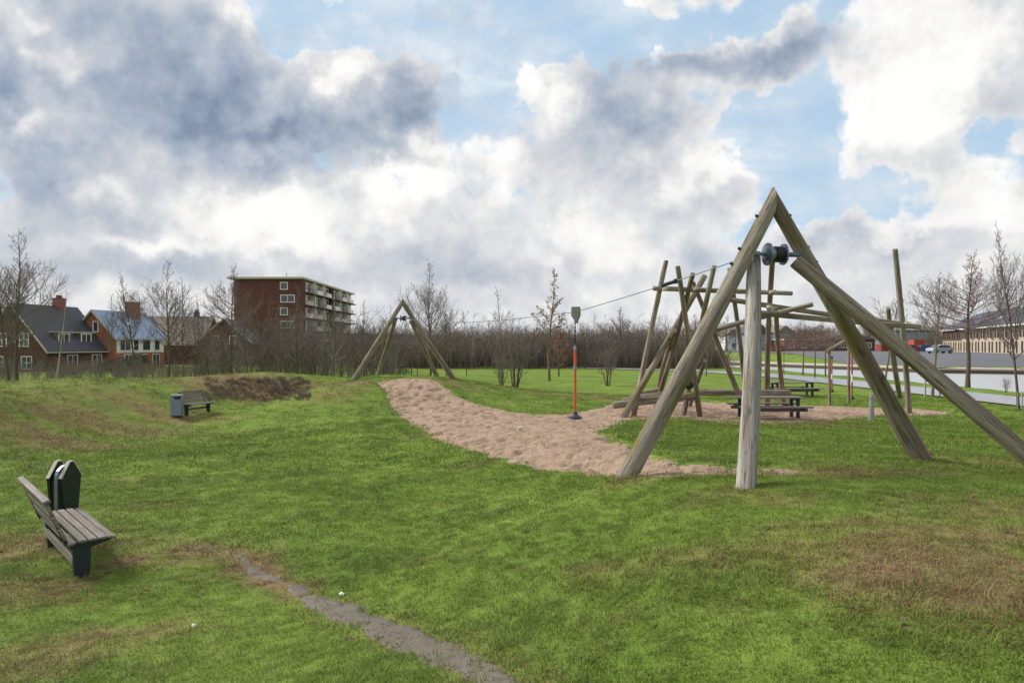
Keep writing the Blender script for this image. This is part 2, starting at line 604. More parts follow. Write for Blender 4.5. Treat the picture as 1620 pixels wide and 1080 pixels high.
def mat_plank():
    m, b, pr = new_mat('grey_plank')
    tc = b.n('ShaderNodeTexCoord').outputs['Object']
    rnd = b.n('ShaderNodeObjectInfo').outputs['Random']
    p = b.v('ADD', tc, b.comb(b.m('MULTIPLY', rnd, 9.0), b.m('MULTIPLY', rnd, 31.0), b.m('MULTIPLY', rnd, 17.0)))
    lng = b.v('MULTIPLY', p, (0.06, 1, 1))
    n1 = b.noise(lng, 30.0, 4, 0.6)
    n2 = b.noise(p, 5.0, 4, 0.6)
    col = b.ramp(n1, [(0.2, srgb(76, 70, 65)), (0.5, srgb(118, 111, 104)), (0.8, srgb(150, 143, 136))])
    col = b.mix(b.ss(n2, 0.5, 0.75, 0, 0.5), col, srgb(112, 104, 84))
    col = b.mix(b.m('MULTIPLY', rnd, 0.25), col, srgb(104, 96, 88))
    b.put(pr.inputs['Base Color'], col)
    pr.inputs['Roughness'].default_value = 0.8
    bump(b, pr, n1, 0.3, 0.006)
    return m


GRASS_STOPS = [(0.18, srgb(72, 92, 35)), (0.42, srgb(95, 117, 45)), (0.60, srgb(114, 136, 54)), (0.85, srgb(138, 150, 76))]


def mat_ground():
    m, b, pr = new_mat('lawn_soil')
    pos = b.n('ShaderNodeNewGeometry').outputs['Position']
    dry = b.n('ShaderNodeAttribute', attribute_name='dry').outputs['Fac']
    n1 = b.noise(pos, 0.55, 5, 0.6)
    n2 = b.noise(pos, 5.0, 4, 0.65)
    n3 = b.noise(b.v('MULTIPLY', pos, (1, 1, 1)), 38.0, 3, 0.7)
    n4 = b.noise(pos, 1.7, 4, 0.6)
    f = b.m('ADD', b.m('MULTIPLY', n1, 0.62), b.m('ADD', b.m('MULTIPLY', n2, 0.16), b.m('MULTIPLY', n3, 0.36)))
    g = b.ramp(b.m('MULTIPLY_ADD', f, 1.25, -0.20), GRASS_STOPS)
    straw = b.ramp(n3, [(0.25, srgb(84, 70, 48)), (0.5, srgb(128, 110, 76)), (0.75, srgb(168, 148, 108))])
    soil = b.ramp(n3, [(0.3, srgb(58, 46, 36)), (0.7, srgb(98, 80, 62))])
    k = b.m('ADD', dry, b.m('MULTIPLY_ADD', n2, 0.6, -0.30))
    k = b.m('ADD', k, b.m('MULTIPLY_ADD', n4, 0.4, -0.2))
    c = b.mix(b.ss(k, 0.05, 0.95), g, straw)
    c = b.mix(b.m('MULTIPLY', b.ss(k, 0.55, 1.1), b.ss(n2, 0.40, 0.62)), c, soil)
    b.put(pr.inputs['Base Color'], c)
    pr.inputs['Roughness'].default_value = 0.95
    pr.inputs['Specular IOR Level'].default_value = 0.15
    bump(b, pr, b.m('ADD', n3, b.m('MULTIPLY', n2, 1.5)), 0.7, 0.05)
    return m


def mat_blade(name, stops, strawmix=True):
    m, b, pr = new_mat(name)
    pos = b.n('ShaderNodeNewGeometry').outputs['Position']
    br = b.n('ShaderNodeAttribute', attribute_name='br').outputs['Fac']
    dry = b.n('ShaderNodeAttribute', attribute_name='dry', attribute_type='INSTANCER').outputs['Fac']
    n1 = b.noise(pos, 0.55, 5, 0.6)
    n2 = b.noise(pos, 5.0, 3, 0.65)
    f = b.m('ADD', b.m('MULTIPLY', n1, 0.62), b.m('ADD', b.m('MULTIPLY', n2, 0.16), b.m('MULTIPLY_ADD', br, 0.26, 0.05)))
    g = b.ramp(b.m('MULTIPLY_ADD', f, 1.25, -0.20), stops)
    straw = b.ramp(br, [(0.0, srgb(96, 76, 54)), (0.5, srgb(138, 116, 84)), (1.0, srgb(174, 152, 116))])
    kk = b.ss(b.m('SUBTRACT', b.m('MULTIPLY_ADD', n2, 0.5, dry), b.m('MULTIPLY_ADD', br, 0.85, 0.26)), -0.05, 0.08)
    c = b.mix(kk, g, straw)
    b.put(pr.inputs['Base Color'], c)
    pr.inputs['Roughness'].default_value = 0.6
    pr.inputs['Specular IOR Level'].default_value = 0.25
    tr = b.n('ShaderNodeBsdfTranslucent')
    b.put(tr.inputs['Color'], c)
    mx = b.n('ShaderNodeMixShader')
    mx.inputs[0].default_value = 0.30
    b.t.links.new(pr.outputs[0], mx.inputs[1])
    b.t.links.new(tr.outputs[0], mx.inputs[2])
    out = [n for n in b.t.nodes if n.type == 'OUTPUT_MATERIAL'][0]
    b.t.links.new(mx.outputs[0], out.inputs[0])
    return m


def mat_sand():
    m, b, pr = new_mat('play_sand')
    pos = b.n('ShaderNodeNewGeometry').outputs['Position']
    n1 = b.noise(pos, 1.1, 4, 0.6)
    n2 = b.noise(pos, 6.5, 4, 0.65)
    n3 = b.noise(pos, 60.0, 2, 0.6)
    f = b.m('ADD', b.m('MULTIPLY', n1, 0.5), b.m('ADD', b.m('MULTIPLY', n2, 0.35), b.m('MULTIPLY', n3, 0.25)))
    c = b.ramp(f, [(0.30, srgb(142, 118, 101)), (0.48, srgb(172, 147, 127)), (0.66, srgb(194, 170, 150)), (0.85, srgb(208, 187, 169))])
    b.put(pr.inputs['Base Color'], c)
    pr.inputs['Roughness'].default_value = 0.95
    pr.inputs['Specular IOR Level'].default_value = 0.1
    bump(b, pr, b.m('ADD', b.m('MULTIPLY', n2, 2.0), b.m('MULTIPLY', n3, 0.5)), 1.0, 0.09)
    return m


def mat_soil():
    m, b, pr = new_mat('trodden_earth')
    pos = b.n('ShaderNodeNewGeometry').outputs['Position']
    n1 = b.noise(pos, 2.2, 4, 0.6)
    n2 = b.noise(pos, 22.0, 4, 0.65)
    n3 = b.noise(pos, 70.0, 3, 0.7)
    c = b.ramp(b.m('ADD', b.m('MULTIPLY', n1, 0.35), b.m('ADD', b.m('MULTIPLY', n2, 0.35), b.m('MULTIPLY', n3, 0.3))),
               [(0.36, srgb(62, 54, 46)), (0.5, srgb(94, 86, 76)), (0.7, srgb(124, 115, 102))])
    b.put(pr.inputs['Base Color'], c)
    b.put(pr.inputs['Roughness'], b.ss(n1, 0.4, 0.65, 0.6, 0.95))
    bump(b, pr, n2, 0.5, 0.02)
    return m


def mat_water():
    m, b, pr = new_mat('canal_water')
    pos = b.n('ShaderNodeNewGeometry').outputs['Position']
    pr.inputs['Base Color'].default_value = (0.34, 0.36, 0.37, 1)  # pale base colour stands in for the bright sky reflection
    pr.inputs['Roughness'].default_value = 0.30
    pr.inputs['IOR'].default_value = 1.33
    pr.inputs['Specular IOR Level'].default_value = 1.0
    bump(b, pr, b.noise(b.v('MULTIPLY', pos, (0.6, 1.4, 1)), 1.3, 4, 0.65), 1.0, 0.12)
    return m


def mat_asphalt(name, c0, c1, r0, r1):
    m, b, pr = new_mat(name)
    pos = b.n('ShaderNodeNewGeometry').outputs['Position']
    n1 = b.noise(pos, 0.35, 4, 0.6)
    n2 = b.noise(pos, 30.0, 3, 0.6)
    b.put(pr.inputs['Base Color'], b.mix(b.m('ADD', b.m('MULTIPLY', n1, 0.6), b.m('MULTIPLY', n2, 0.4)), c0, c1))
    b.put(pr.inputs['Roughness'], b.ss(n1, 0.35, 0.65, r0, r1))
    bump(b, pr, n2, 0.2, 0.01)
    return m


def mat_brick(name, c0, c1, mortar, w=0.22, h=0.07):
    m, b, pr = new_mat(name)
    tc = b.n('ShaderNodeTexCoord').outputs['Object']
    x, y, z = b.sep(tc)
    v = b.comb(b.m('ADD', x, y), z, 0.0)
    br = b.n('ShaderNodeTexBrick')
    b.put(br.inputs['Vector'], v)
    br.inputs['Color1'].default_value = (*c0, 1)
    br.inputs['Color2'].default_value = (*c1, 1)
    br.inputs['Mortar'].default_value = (*mortar, 1)
    br.inputs['Scale'].default_value = 1.0
    br.inputs['Brick Width'].default_value = w
    br.inputs['Row Height'].default_value = h
    br.inputs['Mortar Size'].default_value = 0.008
    n = b.noise(tc, 0.8, 5, 0.65)
    c = b.mix(b.ss(n, 0.3, 0.75, 0.0, 0.45), br.outputs[0], [q * 0.55 for q in c0])
    b.put(pr.inputs['Base Color'], c)
    pr.inputs['Roughness'].default_value = 0.9
    return m


def mat_tiles(name, c0, c1, rough=0.5, pitch=0.33):
    m, b, pr = new_mat(name)
    tc = b.n('ShaderNodeTexCoord').outputs['Object']
    x, y, z = b.sep(tc)
    row = b.m('FRACT', b.m('DIVIDE', z, pitch * 0.72))
    colm = b.m('FRACT', b.m('DIVIDE', y, 0.25))
    n = b.noise(tc, 1.2, 5, 0.65)
    n2 = b.noise(tc, 9.0, 3, 0.6)
    c = b.mix(b.m('ADD', b.m('MULTIPLY', n, 0.6), b.m('MULTIPLY', n2, 0.4)), c0, c1)
    b.put(pr.inputs['Base Color'], c)
    pr.inputs['Roughness'].default_value = rough
    h = b.m('ADD', row, b.m('MULTIPLY', b.m('PINGPONG', colm, 0.5), 0.8))
    bump(b, pr, h, 0.8, 0.05)
    return m


def mat_glass():
    m, b, pr = new_mat('window_glass')
    pr.inputs['Base Color'].default_value = (0.05, 0.06, 0.07, 1)
    pr.inputs['Roughness'].default_value = 0.05
    pr.inputs['Specular IOR Level'].default_value = 0.8
    tc = b.n('ShaderNodeTexCoord').outputs['Object']
    bump(b, pr, b.noise(tc, 0.7, 2, 0.5), 0.08, 0.02)
    return m


def mat_bark(name, c0, c1, green=0.3):
    m, b, pr = new_mat(name)
    tc = b.n('ShaderNodeTexCoord').outputs['Object']
    p = b.v('MULTIPLY', tc, (1, 1, 0.3))
    n = b.noise(p, 12.0, 4, 0.65)
    n2 = b.noise(tc, 1.2, 3, 0.5)
    c = b.mix(n, c0, c1)
    c = b.mix(b.ss(n2, 0.45, 0.7, 0, green), c, srgb(96, 96, 52))
    b.put(pr.inputs['Base Color'], c)
    pr.inputs['Roughness'].default_value = 0.9
    return m


M = dict(
    log=mat_log(), plank=mat_plank(), ground=mat_ground(), blade=mat_blade('grass_blade', GRASS_STOPS), sand=mat_sand(), soil=mat_soil(), water=mat_water(),
    path=mat_asphalt('wet_asphalt', srgb(120, 122, 128), srgb(158, 160, 166), 0.25, 0.5),
    road=mat_asphalt('road_asphalt', srgb(74, 76, 84), srgb(104, 106, 112), 0.6, 0.9),
    kerb=plain('kerb_concrete', srgb(184, 176, 166), 0.85),
    kerb2=plain('dull_grey_housing', srgb(142, 140, 132), 0.6, 0.1),
    quay=plain('quay_wall', srgb(78, 66, 52), 0.9, var=0.3, scale=1.5),
    steel=plain('galvanised_steel', srgb(128, 140, 152), 0.42, 0.75, 0.12, 20),
    dsteel=plain('dark_steel', srgb(50, 52, 56), 0.45, 0.6, 0.2, 20),
    bluesteel=plain('blue_grey_steel', srgb(104, 124, 142), 0.4, 0.55, 0.1, 20),
    orange=plain('orange_sleeve', srgb(206, 84, 52), 0.5, 0, 0.12, 10),
    navy=plain('navy_rubber', srgb(42, 48, 66), 0.6),
    black=plain('black_rubber', srgb(24, 24, 26), 0.7),
    greenpaint=plain('dark_green_paint', srgb(16, 34, 32), 0.38, 0, 0.2, 9),
    darkleg=plain('dark_leg_paint', srgb(34, 44, 48), 0.6, 0, 0.25, 12),
    greypaint=plain('grey_bin_metal', srgb(126, 136, 150), 0.5, 0.2, 0.12, 8),
    white=plain('white_paint', srgb(228, 226, 220), 0.5, 0, 0.05),
    cream=plain('cream_render', srgb(172, 157, 138), 0.9, 0, 0.12, 1.2),
    fascia=plain('pale_fascia', srgb(188, 182, 166), 0.8, 0, 0.08),
    brick_dark=mat_brick('dark_red_brick', srgb(88, 58, 50), srgb(112, 74, 62), srgb(108, 94, 86)),
    brick_orange=mat_brick('orange_brick', srgb(158, 90, 62), srgb(180, 106, 74), srgb(162, 134, 114)),
    brick_red=mat_brick('red_brick', srgb(132, 70, 58), srgb(154, 84, 70), srgb(150, 126, 112)),
    brick_flat=mat_brick('apartment_brick', srgb(94, 56, 52), srgb(112, 66, 60), srgb(108, 82, 76)),
    tiles_dark=mat_tiles('dark_roof_tiles', srgb(52, 54, 62), srgb(82, 84, 94), 0.55),
    tiles_blue=mat_tiles('blue_glazed_tiles', srgb(104, 126, 164), srgb(164, 182, 210), 0.28),
    tiles_brown=mat_tiles('brown_roof_tiles', srgb(96, 86, 80), srgb(128, 118, 110), 0.7),
    slate=mat_tiles('slate_roof', srgb(56, 60, 78), srgb(84, 88, 108), 0.75),
    glass=mat_glass(),
    bark=mat_bark('grey_brown_bark', srgb(64, 54, 46), srgb(104, 92, 78), 0.35),
    bark_green=mat_bark('algae_green_bark', srgb(80, 74, 48), srgb(122, 116, 72), 0.6),
    birch=mat_bark('pale_birch_bark', srgb(150, 136, 116), srgb(190, 178, 160), 0.1),
    twig=mat_bark('brown_twigs', srgb(94, 86, 80), srgb(136, 126, 118), 0.15),
    twig_red=mat_bark('red_brown_twigs', srgb(102, 84, 78), srgb(138, 118, 110), 0.08),
    leaf=plain('dead_oak_leaves', srgb(142, 88, 58), 0.8, 0, 0.35, 3),
    hedge=plain('evergreen_leaves', srgb(36, 48, 28), 0.7, 0, 0.4, 4),
    dleaf=plain('pale_dead_leaves', srgb(132, 104, 70), 0.85, 0, 0.3, 6),
    litter=plain('leaf_litter', srgb(84, 64, 46), 0.85, 0, 0.4, 6),
    paper=plain('white_litter', srgb(232, 232, 228), 0.6, 0, 0.04),
    redpaint=plain('red_post_paint', srgb(168, 74, 70), 0.55, 0, 0.12, 9),
    rust=plain('rusty_red', srgb(132, 66, 56), 0.7, 0, 0.2, 3),
    bluebld=plain('grey_blue_cladding', srgb(128, 138, 154), 0.7, 0, 0.1, 0.6),
    carpaint=plain('silver_car_paint', srgb(168, 178, 192), 0.25, 0.3, 0.05),
    bluepaint=plain('blue_container_paint', srgb(60, 96, 146), 0.5, 0, 0.12, 1.0),
)

# ------------------------------------------------------------------ ground sheet
def axis(lo, hi, step, far_lo, far_hi, grow=1.055):
    mid = list(np.arange(lo, hi + 1e-6, step))
    s, a = step, mid[-1]
    up = []
    while a < far_hi:
        s *= grow
        a += s
        up.append(a)
    s, a = step, mid[0]
    dn = []
    while a > far_lo:
        s *= grow
        a -= s
        dn.append(a)
    return np.array(dn[::-1] + mid + up)


TRACK = [hit(*q) for q in [(300, 864), (345, 866), (385, 884), (405, 906), (470, 936), (520, 957), (575, 978), (640, 1007), (705, 1035), (770, 1064)]] + [(0.0, 3.9), (0.6, 2.9), (1.0, 1.2)]
# dry straw, worn and earthy patches: (photo pixel) centre on the ground, half sizes in metres, strength
DRY = [(*hit(px, py), rx, ry, w) for (px, py, rx, ry, w) in [
    (1380, 862, 1.2, .48, .74), (1300, 828, .9, .4, .6), (1500, 845, 1.2, .5, .66), (1480, 900, 1.1, .5, .78), (1590, 945, .8, .55, .72), (1250, 850, .7, .4, .6), (1185, 790, .7, .45, .6), (1400, 748, 1.5, .55, .6),
    (1560, 800, 1.2, .7, .45), (1640, 740, 1.6, .6, .5), (990, 762, .5, .3, .5), (180, 1005, .6, .3, .66), (60, 860, 1.3, .8, .72), (20, 940, .9, .6, .5),
    (115, 925, .5, .4, .7), (205, 885, .55, .28, .9), (320, 866, .6, .25, .7), (395, 905, .5, .3, .75), (430, 922, .35, .2, .95), (60, 1040, .8, .4, .55), (350, 880, 1.0, .5, .4),
    (60, 690, 3.0, 1.6, .62), (150, 668, 3.2, 1.6, .66), (250, 656, 2.8, 1.2, .66), (80, 640, 4.5, 2.4, .45), (200, 625, 4.5, 2.2, .42), (320, 610, 4.0, 1.8, .50), (430, 618, 3.0, 1.6, 1.05), (370, 612, 2.5, 1.5, .9),
    (20, 610, 4.0, 2.0, .40), (520, 625, 2.0, 1.2, .45), (560, 606, 1.4, 1.0, .6), (700, 604, 1.6, 1.0, .6), (735, 612, 1.2, .7, .5),
    (880, 626, 3.5, .9, .6), (960, 628, 2.2, .9, .6), (760, 735, 1.2, .3, .35), (660, 690, 1.0, .5, .4), (230, 800, .8, .35, .35), (225, 760, .7, .3, .3), (300, 690, 1.2, .5, .3),
    (1290, 655, 2.0, 1.0, .6), (1330, 657, 2.0, .8, .5), (1180, 672, 1.6, .5, .6), (1300, 672, 1.4, .5, .5), (1240, 745, .8, .4, .5), (700, 880, .8, .4, .22), (1060, 880, .8, .4, .35), (1080, 960, .5, .3, .3)]]


def dryness(x, y):
    t = np.full(np.shape(x), 0.02)
    wx = x + (fbm(x * 1.3, y * 1.3, 21, 3) - .5) * 1.2
    wy = y + (fbm(x * 1.3, y * 1.3, 25, 3) - .5) * 1.2
    for (cx, cy, rx, ry, w) in DRY:
        q = ((wx - cx) / rx) ** 2 + ((wy - cy) / ry) ** 2
        t = np.maximum(t, w * np.exp(-q * 0.7))
    return t + (fbm(x * 0.9, y * 0.9, 31, 4) - 0.5) * 0.45 + np.clip(fbm(x * 3.1, y * 3.1, 35, 3) - .62, 0, 1) * 1.3 + 0.34 * np.exp(-(np.clip(polyline_dist(TRACK, x, y) - .1, 0, 9) / .2) ** 2)


def set_attr(me, name, arr):
    a = me.attributes.new(name, 'FLOAT', 'POINT')
    a.data.foreach_set('value', np.asarray(arr, np.float32).ravel())


def grid_mesh(name, xs, ys, Z, mat, keep=None):
    nx, ny = len(xs), len(ys)
    X, Y = np.meshgrid(xs, ys)
    co = np.stack([X, Y, Z], -1).reshape(-1, 3)
    i = np.arange(nx * ny).reshape(ny, nx)
    f = np.stack([i[:-1, :-1], i[:-1, 1:], i[1:, 1:], i[1:, :-1]], -1).reshape(-1, 4)
    if keep is not None:
        f = f[keep[f].any(1)]
        used = np.unique(f)
        mp = np.full(nx * ny, -1)
        mp[used] = np.arange(len(used))
        co, f = co[used], mp[f]
    me = bpy.data.meshes.new(name)
    me.vertices.add(len(co))
    me.vertices.foreach_set('co', co.astype(np.float32).ravel())
    me.loops.add(f.size)
    me.loops.foreach_set('vertex_index', f.astype(np.int32).ravel())
    me.polygons.add(len(f))
    me.polygons.foreach_set('loop_start', np.arange(0, f.size, 4, dtype=np.int32))
    me.update(calc_edges=True)
    me.polygons.foreach_set('use_smooth', [True] * len(f))
    me.materials.append(mat)
    o = bpy.data.objects.new(name, me)
    COL.objects.link(o)
    return o, co


SAND = [hit(*q) for q in [(645, 672), (700, 701), (760, 723), (830, 739), (900, 747), (960, 753)]]
SAND = [(-6.6, 31.4)] + [hit(608, 632)] + SAND + [(1.62, 9.45), (2.0, 9.15), (2.8, 9.05), (3.6, 9.0), (4.2, 9.25), (4.0, 9.75), (3.2, 10.2), (2.9, 11.2),
        (2.85, 12.6), (2.7, 14.4), (2.3, 17.2), (2.75, 18.6)]
SAND += [hit(*q) for q in [(1010, 664), (1060, 662), (1100, 664), (1145, 668), (1290, 670), (1340, 662), (1400, 657), (1500, 657), (1515, 650), (1450, 645),
                           (1300, 641), (1200, 636), (1110, 634), (1060, 632), (985, 632), (930, 646), (880, 654), (820, 651), (770, 641), (730, 626)]]
SAND += [(-2.95, 30.6), (-3.5, 32.0), (-5.2, 32.6)]


def sand_sd(x, y):
    return sdf(SAND, x, y) + (fbm(x * 2.2, y * 2.2, 41, 3) - 0.5) * 0.45


def track_sd(x, y):
    w = 0.09 + 0.13 * fbm(x * 1.1, y * 1.1, 47, 2) - np.clip((y - 6.2) * 0.028, 0, .09)
    return w - polyline_dist(TRACK, x, y) + (fbm(x * 2.2, y * 2.2, 43, 3) - 0.5) * 0.17 + (fbm(x * 9, y * 9, 45, 2) - 0.5) * 0.12


gx, gy = axis(-22, 20, 0.2, -2600, 2600), axis(2.0, 40, 0.2, -900, 3200)
GX, GY = np.meshgrid(gx, gy)
ZZ = ground(GX, GY)
ss_ = sand_sd(GX, GY)
ZZ = ZZ - 0.20 * sstep(ss_, 0.10, 0.55)
g_o, g_co = grid_mesh('ground', gx, gy, ZZ, M['ground'])
set_attr(g_o.data, 'dry', dryness(g_co[:, 0], g_co[:, 1]))
tag(g_o, 'rolling green lawn with low mounds and dry patches', 'ground', kind='structure')

# sand: a dished bed that dips under the turf at its rim
sx, sy = np.arange(-8.5, 20.5, 0.07), np.arange(8.2, 34, 0.07)
SX, SY = np.meshgrid(sx, sy)
sd_ = sand_sd(SX, SY)
foot = -0.08 * sstep(fbm(SX * 4.6, SY * 4.6, 51, 2), 0.50, 0.64) + (fbm(SX * 5.0, SY * 5.0, 53, 2) - .5) * .07 + (fbm(SX * 0.8, SY * 0.8, 55, 2) - 0.5) * 0.06
SZ = ground(SX, SY) + np.where(sd_ > 0, 0.0, 0.0) - 0.03 + foot * sstep(sd_, 0.0, 0.5) - 0.25 * (1 - sstep(sd_, -0.3, 0.06))
s_o, _ = grid_mesh('sand_bed', sx, sy, SZ, M['sand'], keep=(sd_ > -0.35).ravel())
tag(s_o, 'pinkish play sand trampled with footprints under the cableway', 'sand', kind='structure')

tx, ty = np.arange(-6.2, 2.0, 0.05), np.arange(1.2, 10.6, 0.05)
TX, TY = np.meshgrid(tx, ty)
td = track_sd(TX, TY)
TZ = ground(TX, TY) + 0.010 + (fbm(TX * 6, TY * 6, 61, 3) - .5) * 0.022 - 0.15 * (1 - sstep(td, -0.14, 0.04))
t_o, _ = grid_mesh('worn_path', tx, ty, TZ, M['soil'], keep=(td > -0.2).ravel())
tag(t_o, 'narrow grey path of trodden earth through the lawn', 'path', kind='structure')


# ------------------------------------------------------------------ canal side path, canal, far bank
def strip(name, pl, w, mat, dz, sub=1):
    vs, fs = [], []
    pts = []
    for (a, c) in zip(pl[:-1], pl[1:]):
        n = max(1, int(math.hypot(c[0] - a[0], c[1] - a[1]) / 2.0))
        pts += [(a[0] + (c[0] - a[0]) * i / n, a[1] + (c[1] - a[1]) * i / n) for i in range(n)]
    pts.append(pl[-1])
    for i, p in enumerate(pts):
        q0, q1 = pts[max(0, i - 1)], pts[min(len(pts) - 1, i + 1)]
        dx, dy = q1[0] - q0[0], q1[1] - q0[1]
        L = math.hypot(dx, dy)
        nx, ny = dy / L, -dx / L
        for k in (-w / 2, w / 2):
            x, y = p[0] + nx * k, p[1] + ny * k
            vs.append((x, y, dz))
    for i in range(len(pts) - 1):
        fs.append((2 * i, 2 * i + 1, 2 * i + 3, 2 * i + 2))
    mb = MB()
    mb.add(vs, fs)
    me = mb.mesh(name, mat, recalc=False)
    o = bpy.data.objects.new(name, me)
    COL.objects.link(o)
    return o


tag(strip('footpath', PATH, 4.0, M['path'], 0.06), 'wet pale asphalt footpath along the canal', 'path', kind='structure')
mb = MB()
mb.add([(x, y, -0.5) for x, y in [(29.4, -60), (29.4, 60), (14, 138), (22, 140), (80, 70), (170, -60)]], [(0, 5, 4, 3, 2, 1)])
wo = mb.build('canal_water', M['water'], recalc=False)
tag(wo, 'pale canal water reflecting the cloudy sky', 'water', kind='structure')
for p in wo.data.polygons:
    if p.normal.z < 0:
        p.flip()



def wall_along(name, pl, z0, z1, th, off, mat):
    mb = MB()
    for (a, c) in zip(pl[:-1], pl[1:]):
        dx, dy = c[0] - a[0], c[1] - a[1]
        L = math.hypot(dx, dy)
        nx, ny = dy / L, -dx / L
        if nx * 0.83 + ny * 0.55 < 0:
            nx, ny = -nx, -ny
        ox, oy = nx * (off + th / 2), ny * (off + th / 2)
        mb.box(((a[0] + c[0]) / 2 + ox, (a[1] + c[1]) / 2 + oy, (z0 + z1) / 2), (L + 0.3, th, z1 - z0), rz=math.atan2(dy, dx))
    return mb.build(name, mat)


tag(wall_along('quay_wall', FQ, -2.5, -0.14, 0.8, -0.5, M['quay']), 'dark wooden quay wall on the far canal bank', 'wall')
tag(wall_along('quay_walkway', FQ, -0.12, 0.06, 3.6, 0.2, M['kerb']), 'pale strip of paving above the far quay', 'path', kind='structure')
qx, qy = np.arange(20, 200, 1.0), np.arange(45, 190, 1.0)
QX, QY = np.meshgrid(qx, qy)
qs = sdf(FARLAND, QX, QY)
QZ = np.where(qs < 4, -0.6, np.where(qs < 12, (qs - 4) / 8 * 1.25, 1.25)) + 0.05
ro, _ = grid_mesh('road', qx, qy, QZ, M['road'], keep=((qs > 4.2) & (qs < 62) & (QX > 47)).ravel())
for p in ro.data.polygons:
    if p.normal.z < 0:
        p.flip()
tag(ro, 'grey asphalt embankment and street beyond the canal', 'road', kind='structure')


# ------------------------------------------------------------------ round timber
def log(name, parent, p0, p1, r0, r1=None, sides=14, seed=0, cut=None, mat=None, sink=0.0, over=0.0, grey=None, alg=1.0):
    """a debarked, slightly crooked log from p0 to p1, its own axis along local z"""
    p0, p1 = Vector(p0), Vector(p1)
    r1 = r0 if r1 is None else r1
    d = (p1 - p0).normalized()
    p0 = p0 - d * sink
    p1 = p1 + d * over
    L = (p1 - p0).length
    rg = random.Random(seed * 77 + int(L * 1000))
    n = max(4, int(L / 0.22))
    bend, ba = rg.uniform(0.004, 0.010) * L, rg.random() * 6.283
    vs, fs = [], []
    bumps = [(rg.uniform(0.1, .95), rg.random() * 6.283, rg.uniform(.03, .08)) for _ in range(int(L * 1.6))]
    rows = [(0.0, 0.90)] + [(0.02 / L + (1 - 0.04 / L) * i / n, 1.0) for i in range(n + 1)] + [(1.0, 0.90)]
    for (f, k) in rows:
        r = (r0 + (r1 - r0) * f) * k
        bx, by = math.cos(ba) * bend * math.sin(f * 3.14), math.sin(ba) * bend * math.sin(f * 3.14)
        for q in range(sides):
            a = 6.28318 * q / sides
            rr = r * (1 + 0.03 * math.sin(2 * a + f * 5 + seed) + 0.018 * math.sin(3 * a - f * 11 + seed * 2))
            for (bf, bang, bh) in bumps:
                dd = ((f - bf) * L / 0.16) ** 2 + (math.atan2(math.sin(a - bang), math.cos(a - bang)) / 0.5) ** 2
                if dd < 4:
                    rr += r * bh * math.exp(-dd)
            vs.append((bx + math.cos(a) * rr, by + math.sin(a) * rr, f * L))
    m = len(rows)
    for i in range(m - 1):
        for q in range(sides):
            q2 = (q + 1) % sides
            fs.append((i * sides + q, i * sides + q2, (i + 1) * sides + q2, (i + 1) * sides + q))
    fs.append(tuple(reversed(range(sides))))
    fs.append(tuple((m - 1) * sides + q for q in range(sides)))
    me = bpy.data.meshes.new(name)
    me.from_pydata(vs, [], fs)
    rot = d.to_track_quat('Z', 'Y')
    if cut is not None:
        mw = Matrix.Translation(p0) @ rot.to_matrix().to_4x4()
        inv = mw.inverted()
        pc = inv @ Vector(cut[0])
        pn = (inv.to_3x3() @ Vector(cut[1])).normalized()
        bm = bmesh.new()
        bm.from_mesh(me)
        res = bmesh.ops.bisect_plane(bm, geom=bm.verts[:] + bm.edges[:] + bm.faces[:], plane_co=pc, plane_no=pn, clear_outer=True)
        bmesh.ops.holes_fill(bm, edges=[e for e in bm.edges if e.is_boundary], sides=0)
        bm.to_mesh(me)
        bm.free()
    me.polygons.foreach_set('use_smooth', [True] * len(me.polygons))
    me.set_sharp_from_angle(angle=R(40))
    me.materials.append(mat or M['log'])
    o = bpy.data.objects.new(name, me)
    COL.objects.link(o)
    rv_ = random.Random(seed * 13 + 5).random()
    o.color = (grey if grey is not None else rv_ * .45, alg, 0, 1)
    o.rotation_mode = 'QUATERNION'
    o.rotation_quaternion = rot
    o.location = p0 - (Vector(parent.location) if parent else Vector((0, 0, 0)))
    if parent:
        o.parent = parent
    return o


def disc(mb, c, ax, r, t, sides=28):
    c, ax = Vector(c), Vector(ax).normalized()
    mb.tube([c - ax * t / 2, c + ax * t / 2], r, sides)


